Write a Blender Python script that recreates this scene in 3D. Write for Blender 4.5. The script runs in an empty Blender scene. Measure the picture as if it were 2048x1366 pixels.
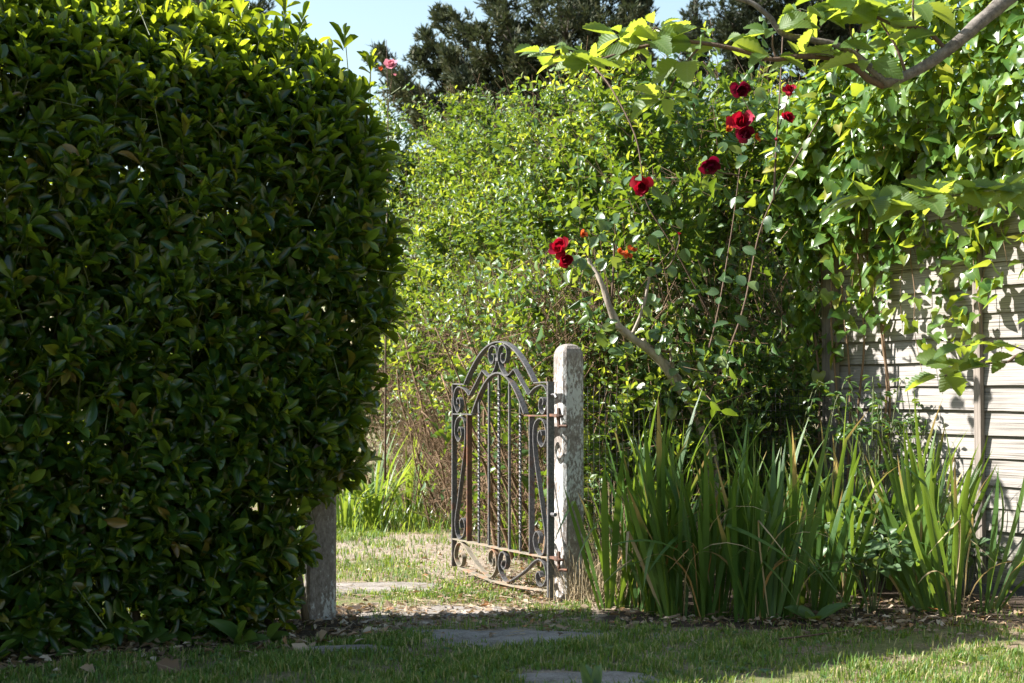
import bpy, math, random
import numpy as np
from mathutils import Vector, Matrix

random.seed(11)
rng = np.random.default_rng(11)
scene = bpy.context.scene
col = scene.collection
rad = math.radians

# ------------------------------------------------------------------ camera, sky, sun, exposure
CAM_H = 0.85
PITCH = rad(2.36)
FPX = 2844.4                       # focal length in pixels of the 2048 px wide photograph (50 mm)
cam_data = bpy.data.cameras.new('camera')
cam_data.lens = 50.0
cam_data.sensor_width = 36.0
cam_data.clip_start = 0.05
cam_data.clip_end = 2000.0
cam_data.dof.use_dof = True
cam_data.dof.focus_distance = 6.0
cam_data.dof.aperture_fstop = 6.3
cam = bpy.data.objects.new('camera', cam_data)
cam.location = (0, 0, CAM_H)
cam.rotation_euler = (rad(90) + PITCH, 0, 0)
col.objects.link(cam)
scene.camera = cam

SUN_EL = rad(41)
SUN_B = rad(3.0)                     # the sun stands to the left, a little behind the gate line
SUN_DIR = Vector((-math.cos(SUN_B) * math.cos(SUN_EL), math.sin(SUN_B) * math.cos(SUN_EL), math.sin(SUN_EL)))
world = bpy.data.worlds.new('World')
scene.world = world
world.use_nodes = True
wn = world.node_tree
for n in list(wn.nodes):
    wn.nodes.remove(n)
w_out = wn.nodes.new('ShaderNodeOutputWorld')
w_bg = wn.nodes.new('ShaderNodeBackground')
w_sky = wn.nodes.new('ShaderNodeTexSky')
w_sky.sky_type = 'NISHITA'
w_sky.sun_disc = False
w_sky.sun_elevation = SUN_EL
w_sky.sun_rotation = math.atan2(SUN_DIR.x, SUN_DIR.y)
w_sky.air_density = 1.6
w_sky.dust_density = 1.0
w_sky.ozone_density = 1.0
w_bg.inputs['Strength'].default_value = 0.065
wn.links.new(w_sky.outputs[0], w_bg.inputs[0])
wn.links.new(w_bg.outputs[0], w_out.inputs[0])

sun_data = bpy.data.lights.new('sun', 'SUN')
sun_data.energy = 5.0
sun_data.angle = rad(0.53)
sun_data.color = (1.0, 0.96, 0.90)
sun = bpy.data.objects.new('sun', sun_data)
sun.rotation_euler = (-SUN_DIR).to_track_quat('-Z', 'Y').to_euler()
sun.location = (-6, 4, 9)
col.objects.link(sun)

vs = scene.view_settings
vs.view_transform = 'Standard'
vs.look = 'None'
vs.exposure = 1.87
vs.gamma = 1.0
scene.render.engine = 'CYCLES'
cy = scene.cycles
cy.max_bounces = 6
cy.diffuse_bounces = 2
cy.glossy_bounces = 2
cy.transmission_bounces = 5
cy.transparent_max_bounces = 4
cy.caustics_reflective = False
cy.caustics_refractive = False
cy.use_denoising = True

# ------------------------------------------------------------------ helpers
_cp, _sp = math.cos(PITCH), math.sin(PITCH)


def ray(px, py):
    a = (px - 1024) / FPX
    b = (683 - py) / FPX
    return a, _cp - b * _sp, _sp + b * _cp


def at(px, py, Y):
    r = ray(px, py)
    t = Y / r[1]
    return np.array([r[0] * t, Y, CAM_H + r[2] * t])


def gnd(px, py, z=0.0):
    r = ray(px, py)
    t = (z - CAM_H) / r[2]
    return np.array([r[0] * t, r[1] * t, z])


def project(P):
    P = np.asarray(P, float)
    x = P[:, 0]
    y = P[:, 1]
    z = P[:, 2] - CAM_H
    d = y * _cp + z * _sp
    v = -y * _sp + z * _cp
    d = np.where(d > 0.05, d, 0.05)
    return 1024 + x / d * FPX, 683 - v / d * FPX, d


def unit(a):
    a = np.asarray(a, float)
    n = np.linalg.norm(a, axis=-1, keepdims=True)
    return a / np.maximum(n, 1e-9)


def wob(x, y, k=1.0, ph=0.0):
    """smooth pseudo-noise in about -1..1"""
    return (np.sin(x * 2.1 * k + 1.3 + ph) * np.cos(y * 1.7 * k + .4 - ph) + .6 * np.sin(x * 4.7 * k - y * 3.9 * k + 2.1 + ph)
            + .4 * np.cos(x * 9.3 * k + y * 8.1 * k + ph * 2)) / 1.8


def mk_mesh(name, V, T, smooth=True, mats=(), edge=None, midx=None):
    V = np.ascontiguousarray(V, dtype=np.float32)
    T = np.ascontiguousarray(T, dtype=np.int32)
    me = bpy.data.meshes.new(name)
    me.vertices.add(len(V))
    me.vertices.foreach_set('co', V.ravel())
    me.loops.add(len(T) * 3)
    me.loops.foreach_set('vertex_index', T.ravel())
    me.polygons.add(len(T))
    me.polygons.foreach_set('loop_start', np.arange(0, len(T) * 3, 3, dtype=np.int32))
    me.polygons.foreach_set('use_smooth', np.full(len(T), smooth, dtype=bool))
    for m in mats:
        me.materials.append(m)
    if midx is not None:
        me.polygons.foreach_set('material_index', np.asarray(midx, dtype=np.int32))
    if edge is not None:
        a = me.attributes.new('edge', 'FLOAT', 'POINT')
        a.data.foreach_set('value', np.asarray(edge, dtype=np.float32))
    me.update(calc_edges=True)
    return me


class Geo:
    """collects triangles of one mesh"""
    def __init__(self):
        self.V, self.T, self.E, self.n = [], [], [], 0

    def add(self, V, T, E=None):
        V = np.asarray(V, float).reshape(-1, 3)
        T = np.asarray(T, int).reshape(-1, 3)
        self.V.append(V)
        self.T.append(T + self.n)
        self.E.append(np.zeros(len(V)) if E is None else np.asarray(E, float))
        self.n += len(V)
        return self

    def build(self, name, mat, parent=None, smooth=True):
        V = np.concatenate(self.V)
        base = np.array(parent['_base']) if parent is not None and '_base' in parent else np.zeros(3)
        me = mk_mesh(name, V - base, np.concatenate(self.T), smooth, (mat,), np.concatenate(self.E))
        return link(name, me, parent)


def link(name, data, parent=None):
    o = bpy.data.objects.new(name, data)
    col.objects.link(o)
    if parent is not None:
        o.parent = parent
    return o


def tag(o, label=None, cat=None, group=None, kind=None):
    if label:
        o['label'] = label
    if cat:
        o['category'] = cat
    if group:
        o['group'] = group
    if kind:
        o['kind'] = kind
    return o


def thing(name, base, label, cat, group=None):
    o = bpy.data.objects.new(name, None)
    o.empty_display_size = 0.1
    o.location = tuple(float(v) for v in base)
    o['_base'] = [float(v) for v in base]
    col.objects.link(o)
    return tag(o, label, cat, group)


def quad(a, b, c, d):
    return [(a, b, c), (a, c, d)]


def box(cx, cy, cz, sx, sy, sz):
    V = np.array([(x, y, z) for x in (-.5, .5) for y in (-.5, .5) for z in (-.5, .5)]) * (sx, sy, sz) + (cx, cy, cz)
    T = quad(0, 1, 3, 2) + quad(4, 6, 7, 5) + quad(0, 4, 5, 1) + quad(2, 3, 7, 6) + quad(0, 2, 6, 4) + quad(1, 5, 7, 3)
    return V, T


def catmull(pts, per=6):
    P = np.asarray(pts, float)
    if len(P) < 3:
        return np.array([P[0] + (P[-1] - P[0]) * i / per for i in range(per + 1)])
    Q = np.vstack([2 * P[0] - P[1], P, 2 * P[-1] - P[-2]])
    out = []
    for i in range(1, len(Q) - 2):
        p0, p1, p2, p3 = Q[i - 1], Q[i], Q[i + 1], Q[i + 2]
        for k in range(per):
            t = k / per
            out.append(.5 * ((2 * p1) + (-p0 + p2) * t + (2 * p0 - 5 * p1 + 4 * p2 - p3) * t * t + (-p0 + 3 * p1 - 3 * p2 + p3) * t ** 3))
    out.append(Q[-2])
    return np.array(out)


def tube(pts, radii, sides=6, jitter=0.0):
    P = np.asarray(pts, float)
    n = len(P)
    R = np.interp(np.linspace(0, 1, n), np.linspace(0, 1, len(radii)), radii) if np.ndim(radii) else np.full(n, radii)
    tan = unit(np.gradient(P, axis=0))
    ref = np.array([0, 0, 1.0]) if abs(tan[0][2]) < .9 else np.array([1.0, 0, 0])
    V = []
    u = unit(np.cross(tan[0], ref))
    for i in range(n):
        u = unit(u - tan[i] * np.dot(u, tan[i]))
        v = np.cross(tan[i], u)
        for k in range(sides):
            a = 2 * math.pi * k / sides
            r = R[i] * (1 + (jitter * math.sin(7.3 * i + 2.9 * k) if jitter else 0))
            V.append(P[i] + (u * math.cos(a) + v * math.sin(a)) * r)
    T = []
    for i in range(n - 1):
        for k in range(sides):
            a, b = i * sides + k, i * sides + (k + 1) % sides
            T += quad(a, b, b + sides, a + sides)
    V.append(P[0]); V.append(P[-1])
    for k in range(sides):
        T.append((len(V) - 2, (k + 1) % sides, k))
        T.append((len(V) - 1, (n - 1) * sides + k, (n - 1) * sides + (k + 1) % sides))
    return np.array(V), T


def leaf_template(outline, fold=0.15, curl=0.15, twist=0.0, skew=0.0):
    """outline: (halfwidth, y) from stalk to tip; midrib on the y axis; returns V, T, edge"""
    V, E = [], []
    for i, (w, y) in enumerate(outline):
        ym = min(max(y, 0.0), 1.0)
        zc = -curl * ym * ym
        V.append((skew * ym * ym, ym, zc)); E.append(0)
        tw = twist * ym
        V.append((w + skew * ym * ym, y, zc + fold * w + tw * w)); E.append(1)
        V.append((-w + skew * ym * ym, y, zc + fold * w - tw * w)); E.append(1)
    T = []
    for i in range(len(outline) - 1):
        a, b = i * 3, i * 3 + 3
        T += quad(a, a + 1, b + 1, b) + quad(a + 2, a, b, b + 2)
    return np.array(V), np.array(T), np.array(E, float)


def frames(d, nh):
    y = unit(d)
    x = unit(np.cross(y, nh))
    z = np.cross(x, y)
    return x, y, z


_cache = {}


def template_mesh(name, tmp, mat):
    key = (id(tmp), mat.name)
    if key not in _cache:
        _cache[key] = mk_mesh(name, tmp[0], tmp[1], True, (mat,), tmp[2])
    return _cache[key]


def pick_largest(pos, size, n, mask=None, cell=18):
    px, py, d = project(pos)
    ok = (px > 4) & (px < 2044) & (py > 4) & (py < 1362) & (d > .3)
    if mask is not None:
        ok &= mask(px, py)
    idx = np.nonzero(ok)[0]
    if len(idx) == 0:
        return idx
    c = (px[idx] // cell).astype(int) * 1000 + (py[idx] // cell).astype(int)
    order = np.lexsort((d[idx], c))
    c_s = c[order]
    first = np.ones(len(c_s), bool)
    first[1:] = c_s[1:] != c_s[:-1]
    cand = idx[order[first]]
    ar = size[cand] / d[cand] ** 2
    return cand[np.argsort(-ar)[:n]]


def foliage(root, pos, d, nh, L, W, temps, mats, midx=None, nparts=300, part='leaf', stuff='foliage', mask=None, cell=18):
    """leaves of one plant: the largest in view as parts, the rest joined into one part"""
    pos = np.asarray(pos, float)
    N = len(pos)
    L = np.broadcast_to(L, N).astype(float)
    W = np.broadcast_to(W, N).astype(float)
    x, y, z = frames(d, nh)
    M = np.stack([x * W[:, None], y * L[:, None], z * L[:, None]], axis=-1)
    if not isinstance(mats, (list, tuple)):
        mats = [mats]
    if midx is None:
        midx = np.zeros(N, int)
    vid = rng.integers(0, len(temps), N)
    base = np.array(root['_base'])
    view = unit(pos - np.array([0, 0, CAM_H]))
    size = L * W * (.25 + np.abs((view * z).sum(1)))
    parts = pick_largest(pos + y * L[:, None] * .5, size, nparts, mask, cell) if nparts else np.array([], int)
    for i in parts:
        o = bpy.data.objects.new(part, template_mesh(part, temps[vid[i]], mats[midx[i]]))
        m = Matrix([[*M[i][r], pos[i][r] - base[r]] for r in range(3)] + [[0, 0, 0, 1]])
        o.matrix_basis = m
        o.parent = root
        col.objects.link(o)
    rest = np.ones(N, bool)
    rest[parts] = False
    if rest.sum() == 0 or stuff is None:
        return
    VV, TT, EE, MI = [], [], [], []
    n0 = 0
    for t, tmp in enumerate(temps):
        sel = np.nonzero(rest & (vid == t))[0]
        if len(sel) == 0:
            continue
        tv, tt, te = tmp
        V = np.einsum('nij,kj->nki', M[sel], tv) + (pos[sel] - base)[:, None, :]
        nv = len(tv)
        T = np.asarray(tt)[None] + (np.arange(len(sel)) * nv)[:, None, None] + n0
        VV.append(V.reshape(-1, 3)); TT.append(T.reshape(-1, 3)); EE.append(np.tile(te, len(sel)))
        MI.append(np.repeat(midx[sel], len(tt)))
        n0 += nv * len(sel)
    me = mk_mesh(stuff, np.concatenate(VV), np.concatenate(TT), True, mats, np.concatenate(EE), np.concatenate(MI))
    o = link(stuff, me, root)
    o['kind'] = 'stuff'
    return o


def rosettes(P, D, nleaf, span, L0, L1, tilt0, tilt1, opposite=False, rnd=.25):
    """leaves round shoot axes: P tips, D directions. returns pos, dir, normal hint, length, k/nleaf"""
    N = len(P)
    D = unit(D)
    ref = np.where(np.abs(D[:, 2:3]) < .9, np.array([[0, 0, 1.0]]), np.array([[1.0, 0, 0]]))
    U = unit(np.cross(D, ref))
    Wv = np.cross(D, U)
    ph0 = rng.uniform(0, 6.28, N)
    pos, dr, nh, ln, kk = [], [], [], [], []
    for k in range(nleaf):
        f = (k + .5) / nleaf
        if opposite:
            ph = ph0 + (k // 2) * math.pi / 2 * .9 + (k % 2) * math.pi + rng.normal(0, .25, N)
            s = (k // 2) / max(1, (nleaf - 1) // 2)
        else:
            ph = ph0 + k * 2.399 + rng.normal(0, .3, N)
            s = k / max(1, nleaf - 1)
        tilt = tilt0 + (tilt1 - tilt0) * s + rng.normal(0, .18, N)
        radl = U * np.cos(ph)[:, None] + Wv * np.sin(ph)[:, None]
        dd = D * np.cos(tilt)[:, None] + radl * np.sin(tilt)[:, None] + rng.normal(0, rnd * .4, (N, 3))
        nn = D * np.sin(tilt)[:, None] - radl * np.cos(tilt)[:, None] + rng.normal(0, rnd, (N, 3))
        pos.append(P - D * (span * (1 - s))[:, None] if np.ndim(span) else P - D * (span * (1 - s)))
        dr.append(dd); nh.append(nn)
        ln.append((L0 + (L1 - L0) * s) * rng.uniform(.75, 1.15, N))
        kk.append(np.full(N, s))
    return np.concatenate(pos), np.concatenate(dr), np.concatenate(nh), np.concatenate(ln), np.concatenate(kk)


def stems_geo(A, B, r):
    """thin three-sided stems from points A to points B"""
    A = np.asarray(A, float); B = np.asarray(B, float)
    d = unit(B - A)
    u = unit(np.cross(d, np.array([.3, .5, .8])))
    v = np.cross(d, u)
    N = len(A)
    V = []
    for P, rr in ((A, r), (B, r * .6)):
        for k in range(3):
            a = 2.094 * k
            V.append(P + (u * math.cos(a) + v * math.sin(a)) * rr)
    V = np.stack(V, 1)
    t = np.array([(0, 1, 4), (0, 4, 3), (1, 2, 5), (1, 5, 4), (2, 0, 3), (2, 3, 5)])
    T = (t[None] + (np.arange(N) * 6)[:, None, None]).reshape(-1, 3)
    return V.reshape(-1, 3), T


# ------------------------------------------------------------------ materials
def new_mat(name):
    m = bpy.data.materials.new(name)
    m.use_nodes = True
    nt = m.node_tree
    for n in list(nt.nodes):
        nt.nodes.remove(n)
    out = nt.nodes.new('ShaderNodeOutputMaterial')
    b = nt.nodes.new('ShaderNodeBsdfPrincipled')
    nt.links.new(b.outputs[0], out.inputs[0])
    return m, nt, b, out


def N(nt, typ, **kw):
    n = nt.nodes.new(typ)
    for k, v in kw.items():
        if k in n.inputs:
            n.inputs[k].default_value = v
        else:
            setattr(n, k, v)
    return n


def ramp(nt, fac, stops):
    r = nt.nodes.new('ShaderNodeValToRGB')
    e = r.color_ramp.elements
    while len(e) < len(stops):
        e.new(0.5)
    for i, (p, c) in enumerate(stops):
        e[i].position = p
        e[i].color = (*c, 1) if len(c) == 3 else c
    nt.links.new(fac, r.inputs[0])
    return r.outputs[0]


def mixc(nt, fac, a, b, mode='MIX'):
    m = nt.nodes.new('ShaderNodeMix')
    m.data_type = 'RGBA'
    m.blend_type = mode
    for sock, v in ((m.inputs[0], fac), (m.inputs[6], a), (m.inputs[7], b)):
        if hasattr(v, 'is_linked'):
            nt.links.new(v, sock)
        elif isinstance(v, (int, float)):
            sock.default_value = v
        else:
            sock.default_value = (*v, 1)
    return m.outputs[2]


def math_n(nt, op, a, b=None):
    m = nt.nodes.new('ShaderNodeMath')
    m.operation = op
    for i, v in enumerate((a, b)):
        if v is None:
            continue
        if hasattr(v, 'is_linked'):
            nt.links.new(v, m.inputs[i])
        else:
            m.inputs[i].default_value = v
    return m.outputs[0]


def bump(nt, bsdf, height, strength=.4, dist=.01):
    b = nt.nodes.new('ShaderNodeBump')
    b.inputs['Strength'].default_value = strength
    b.inputs['Distance'].default_value = dist
    nt.links.new(height, b.inputs['Height'])
    nt.links.new(b.outputs[0], bsdf.inputs['Normal'])


def leaf_mat(name, stops, trans, fac=.35, rough=.4, spec=.5, rib=None, under=None, tip=None, veins=False, pinnate=False):
    """leaf: varied green, gloss, light passing through the blade"""
    m, nt, b, out = new_mat(name)
    geo = N(nt, 'ShaderNodeNewGeometry')
    oi = N(nt, 'ShaderNodeObjectInfo')
    v = math_n(nt, 'FRACT', math_n(nt, 'ADD', geo.outputs['Random Per Island'], oi.outputs['Random']))
    c = ramp(nt, v, stops)
    at_ = N(nt, 'ShaderNodeAttribute')
    at_.attribute_name = 'edge'
    if rib:
        f = ramp(nt, at_.outputs['Fac'], [(0.0, (1, 1, 1)), (.10, (0, 0, 0))])
        c = mixc(nt, math_n(nt, 'MULTIPLY', f, .6), c, rib)
    if tip:
        no = N(nt, 'ShaderNodeTexNoise', Scale=30.0)
        v2 = math_n(nt, 'FRACT', math_n(nt, 'MULTIPLY', v, 7.31))
        thr = math_n(nt, 'MULTIPLY', math_n(nt, 'POWER', v2, 5.0), .36)
        h = math_n(nt, 'ADD', at_.outputs['Fac'], math_n(nt, 'MULTIPLY', math_n(nt, 'SUBTRACT', no.outputs[0], .5), .12))
        f = math_n(nt, 'MULTIPLY', math_n(nt, 'SUBTRACT', math_n(nt, 'ADD', h, thr), .97), 9.0)
        fc = N(nt, 'ShaderNodeClamp')
        nt.links.new(f, fc.inputs[0])
        c = mixc(nt, fc.outputs[0], c, tip)
    if under:
        c = mixc(nt, math_n(nt, 'MULTIPLY', geo.outputs['Backfacing'], .8), c, under)
    if veins:
        tco = N(nt, 'ShaderNodeTexCoord')
        mpv = N(nt, 'ShaderNodeMapping')
        mpv.inputs['Scale'].default_value = (14, .7, 1)
        nt.links.new(tco.outputs['Object'], mpv.inputs[0])
        nv = N(nt, 'ShaderNodeTexNoise', Scale=1.0, Detail=3.0)
        nt.links.new(mpv.outputs[0], nv.inputs[0])
        c = mixc(nt, .7, c, ramp(nt, nv.outputs[0], [(.35, (.55, .6, .5)), (.65, (1.25, 1.2, 1.1))]), 'MULTIPLY')
        bump(nt, b, nv.outputs[0], .5, .004)
    if pinnate:                                            # side veins running from midrib to margin
        tco = N(nt, 'ShaderNodeTexCoord')
        sx = N(nt, 'ShaderNodeSeparateXYZ')
        nt.links.new(tco.outputs['Object'], sx.inputs[0])
        ph = math_n(nt, 'SUBTRACT', sx.outputs[1], math_n(nt, 'MULTIPLY', math_n(nt, 'ABSOLUTE', sx.outputs[0]), .8))
        wv = math_n(nt, 'POWER', math_n(nt, 'ABSOLUTE', math_n(nt, 'SINE', math_n(nt, 'MULTIPLY', ph, 30.0))), .35)
        c = mixc(nt, .35, c, ramp(nt, wv, [(.2, (1.4, 1.35, 1.3)), (.75, (.92, .92, .92))]), 'MULTIPLY')
        bump(nt, b, wv, .2, .01)
    nz = N(nt, 'ShaderNodeTexNoise', Scale=40.0)
    c = mixc(nt, .35, c, ramp(nt, nz.outputs[0], [(.3, (.55, .55, .55)), (.7, (1.25, 1.25, 1.2))]), 'MULTIPLY')
    nt.links.new(c, b.inputs['Base Color'])
    b.inputs['Roughness'].default_value = rough
    b.inputs['Specular IOR Level'].default_value = spec
    tr = N(nt, 'ShaderNodeBsdfTranslucent')
    tc = mixc(nt, .55, trans, c, 'MIX')
    tcol = mixc(nt, 1.0, trans, ramp(nt, v, [(0, (.7, .75, .6)), (1, (1.15, 1.05, 1.0))]), 'MULTIPLY')
    if tip:
        tcol = mixc(nt, fc.outputs[0], tcol, tip)
    nt.links.new(tcol, tr.inputs[0])
    mx = N(nt, 'ShaderNodeMixShader')
    mx.inputs[0].default_value = fac
    nt.links.new(b.outputs[0], mx.inputs[1])
    nt.links.new(tr.outputs[0], mx.inputs[2])
    nt.links.new(mx.outputs[0], out.inputs[0])
    return m


def bark_mat(name, c1, c2, scale=20, rough=.85, stretch=(1, 1, .25)):
    m, nt, b, out = new_mat(name)
    tc = N(nt, 'ShaderNodeTexCoord')
    mp = N(nt, 'ShaderNodeMapping')
    mp.inputs['Scale'].default_value = stretch
    nt.links.new(tc.outputs['Object'], mp.inputs[0])
    nz = N(nt, 'ShaderNodeTexNoise', Scale=float(scale), Detail=6.0, Roughness=.7)
    nt.links.new(mp.outputs[0], nz.inputs[0])
    nt.links.new(ramp(nt, nz.outputs[0], [(.3, c1), (.7, c2)]), b.inputs['Base Color'])
    b.inputs['Roughness'].default_value = rough
    bump(nt, b, nz.outputs[0], .6, .01)
    return m


M = {}
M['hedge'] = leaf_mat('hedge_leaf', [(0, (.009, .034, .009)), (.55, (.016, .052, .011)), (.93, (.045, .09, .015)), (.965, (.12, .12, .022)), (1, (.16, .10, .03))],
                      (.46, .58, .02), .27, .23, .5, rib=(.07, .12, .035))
M['hedge_young_sunlit'] = leaf_mat('hedge_young_sunlit_leaf', [(0, (.07, .14, .02)), (1, (.12, .19, .03))], (.48, .58, .03), .42, .32, .5, rib=(.18, .26, .08))  # young leaf green, also standing in for sun along the hedge top
M['privet'] = leaf_mat('privet_leaf', [(0, (.028, .07, .018)), (.6, (.048, .105, .024)), (1, (.085, .145, .035))], (.30, .44, .03), .25, .40, .4)
M['privet_young'] = leaf_mat('privet_young_leaf', [(0, (.08, .15, .03)), (.85, (.15, .21, .045)), (1, (.24, .20, .05))], (.54, .63, .05), .38, .43, .35)
M['ivy'] = leaf_mat('ivy_leaf', [(0, (.04, .10, .018)), (.6, (.075, .15, .028)), (.92, (.12, .19, .035)), (1, (.26, .24, .03))],
                    (.46, .57, .04), .35, .31, .5, rib=(.16, .24, .07))
M['whitebeam'] = leaf_mat('whitebeam_leaf', [(0, (.055, .11, .025)), (1, (.09, .15, .035))], (.46, .58, .05), .46, .5, .35,
                          rib=(.16, .22, .08), under=(.22, .27, .17), pinnate=True)
M['rose_leaf'] = leaf_mat('rose_leaf', [(0, (.04, .085, .035)), (.8, (.07, .12, .05)), (1, (.16, .2, .04))], (.34, .45, .05), .34, .33, .5, rib=(.12, .18, .08))
M['bramble'] = leaf_mat('bramble_leaf', [(0, (.05, .10, .04)), (1, (.09, .15, .06))], (.30, .42, .08), .3, .45, .4, rib=(.13, .2, .09))
M['dock'] = leaf_mat('dock_leaf', [(0, (.04, .09, .02)), (1, (.06, .12, .025))], (.3, .42, .04), .3, .42, .4, rib=(.12, .18, .06))
M['iris'] = leaf_mat('iris_blade', [(0, (.032, .085, .018)), (.6, (.052, .115, .024)), (1, (.085, .15, .03))], (.28, .43, .04), .28, .40, .4, tip=(.42, .30, .10), veins=True)
M['iris_dry'] = leaf_mat('iris_dry_blade', [(0, (.36, .27, .15)), (.6, (.46, .36, .22)), (1, (.42, .22, .06))], (.45, .33, .15), .3, .7, .2)
M['daylily'] = leaf_mat('daylily_blade', [(0, (.07, .15, .03)), (1, (.13, .21, .05))], (.42, .56, .06), .36, .35, .5, tip=(.4, .32, .14), veins=True)
M['grass'] = leaf_mat('grass_blade', [(0, (.05, .12, .018)), (.6, (.085, .16, .028)), (.8, (.16, .2, .05)), (.88, (.34, .28, .13)), (1, (.42, .34, .18))], (.30, .42, .05), .32, .5, .3)
M['dry_grass'] = leaf_mat('dry_grass', [(0, (.40, .31, .19)), (1, (.55, .45, .30))], (.4, .3, .15), .2, .7, .2)
M['litter'] = leaf_mat('dead_leaf', [(0, (.10, .065, .04)), (.35, (.19, .13, .08)), (.7, (.31, .235, .165)), (.9, (.44, .37, .29)), (1, (.32, .13, .035))],
                       (.35, .22, .1), .18, .65, .3, rib=(.4, .3, .2))
M['cypress'] = leaf_mat('cypress_spray', [(0, (.036, .052, .028)), (.6, (.062, .075, .040)), (1, (.105, .10, .058))], (.08, .10, .04), .15, .7, .2)
M['pine'] = leaf_mat('pine_needles', [(0, (.020, .032, .020)), (1, (.050, .060, .035))], (.06, .08, .03), .15, .7, .2)
M['red_petal'] = leaf_mat('red_petal', [(0, (.22, .003, .012)), (.6, (.34, .005, .02)), (1, (.26, .004, .05))], (.42, .006, .025), .30, .55, .3)
M['dark_red_petal'] = leaf_mat('dark_red_petal', [(0, (.09, .002, .010)), (1, (.16, .003, .03))], (.22, .003, .03), .25, .5, .3)
M['pink_petal'] = leaf_mat('pink_petal', [(0, (.62, .22, .32)), (1, (.72, .36, .45))], (.75, .3, .4), .35, .6, .2)
M['spent_petal'] = leaf_mat('spent_petal', [(0, (.45, .05, .02)), (1, (.5, .12, .03))], (.6, .12, .03), .35, .6, .2)
M['stem'] = bark_mat('hedge_stem', (.05, .035, .02), (.13, .10, .06), 30)
M['privet_stem'] = bark_mat('privet_stem', (.10, .06, .03), (.24, .15, .085), 30)
M['green_stem'] = bark_mat('green_stem', (.07, .10, .03), (.14, .15, .06), 30, .6)
M['rose_bark'] = bark_mat('rose_bark', (.15, .12, .095), (.42, .36, .30), 26)
M['whitebeam_bark'] = bark_mat('whitebeam_bark', (.04, .032, .026), (.20, .175, .15), 38, .9, (1, 1, 1))
M['twig_bark'] = bark_mat('twig_bark', (.05, .03, .018), (.13, .08, .05), 30)
M['trunk'] = bark_mat('trunk_bark', (.05, .04, .03), (.12, .10, .08), 12)


def paint_concrete(name='flaking_concrete', lo=.56):
    m, nt, b, out = new_mat(name)
    tc = N(nt, 'ShaderNodeTexCoord')
    mp = N(nt, 'ShaderNodeMapping')
    mp.inputs['Scale'].default_value = (1, 1, .45)
    nt.links.new(tc.outputs['Object'], mp.inputs[0])
    fine = N(nt, 'ShaderNodeTexNoise', Scale=95.0, Detail=8.0, Roughness=.7)
    nt.links.new(mp.outputs[0], fine.inputs[0])
    big = N(nt, 'ShaderNodeTexNoise', Scale=9.0, Detail=5.0, Roughness=.65)
    nt.links.new(mp.outputs[0], big.inputs[0])
    conc = ramp(nt, fine.outputs[0], [(.28, (.085, .07, .06)), (.48, (.21, .18, .16)), (.75, (.34, .305, .28))])
    paint = ramp(nt, fine.outputs[0], [(.2, (.34, .34, .335)), (.7, (.52, .52, .51))])
    s = math_n(nt, 'ADD', math_n(nt, 'MULTIPLY', fine.outputs[0], .55), math_n(nt, 'MULTIPLY', big.outputs[0], .6))
    f = ramp(nt, s, [(lo, (0, 0, 0)), (lo + .045, (1, 1, 1))])
    sep = N(nt, 'ShaderNodeSeparateXYZ')
    nt.links.new(tc.outputs['Object'], sep.inputs[0])
    capf = ramp(nt, math_n(nt, 'ADD', sep.outputs[2], math_n(nt, 'MULTIPLY', big.outputs[0], .12)), [(1.02, (1, 1, 1)), (1.0, (1, 1, 1))])
    f2 = N(nt, 'ShaderNodeMapRange')
    f2.inputs['From Min'].default_value = 1.02
    f2.inputs['From Max'].default_value = 1.10
    f2.inputs['To Min'].default_value = 1.0
    f2.inputs['To Max'].default_value = 0.15
    nt.links.new(math_n(nt, 'ADD', sep.outputs[2], math_n(nt, 'MULTIPLY', big.outputs[0], .1)), f2.inputs[0])
    c = mixc(nt, math_n(nt, 'MULTIPLY', f, f2.outputs[0]), conc, paint)
    alg = ramp(nt, big.outputs[0], [(.52, (0, 0, 0)), (.72, (1, 1, 1))])
    c = mixc(nt, math_n(nt, 'MULTIPLY', alg, .18), c, (.13, .12, .085))
    nt.links.new(c, b.inputs['Base Color'])
    b.inputs['Roughness'].default_value = .9
    bump(nt, b, s, .9, .012)
    return m


def iron_mat():
    m, nt, b, out = new_mat('rusty_black_iron')
    tc = N(nt, 'ShaderNodeTexCoord')
    nz = N(nt, 'ShaderNodeTexNoise', Scale=7.0, Detail=6.0, Roughness=.7)
    nt.links.new(tc.outputs['Object'], nz.inputs[0])
    fine = N(nt, 'ShaderNodeTexNoise', Scale=120.0, Detail=4.0)
    nt.links.new(tc.outputs['Object'], fine.inputs[0])
    black = ramp(nt, fine.outputs[0], [(.35, (.045, .044, .048)), (.7, (.12, .116, .12))])
    rust = ramp(nt, fine.outputs[0], [(.3, (.07, .032, .02)), (.7, (.17, .075, .042))])
    oi = N(nt, 'ShaderNodeObjectInfo')
    s = math_n(nt, 'ADD', nz.outputs[0], math_n(nt, 'MULTIPLY', math_n(nt, 'SUBTRACT', oi.outputs['Random'], .5), .12))
    f = ramp(nt, s, [(.60, (0, 0, 0)), (.72, (1, 1, 1))])
    nt.links.new(mixc(nt, f, black, rust), b.inputs['Base Color'])
    nt.links.new(ramp(nt, f, [(0, (.5, .5, .5)), (1, (.9, .9, .9))]), b.inputs['Roughness'])
    b.inputs['Specular IOR Level'].default_value = .5
    bump(nt, b, fine.outputs[0], .5, .003)
    return m


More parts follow.
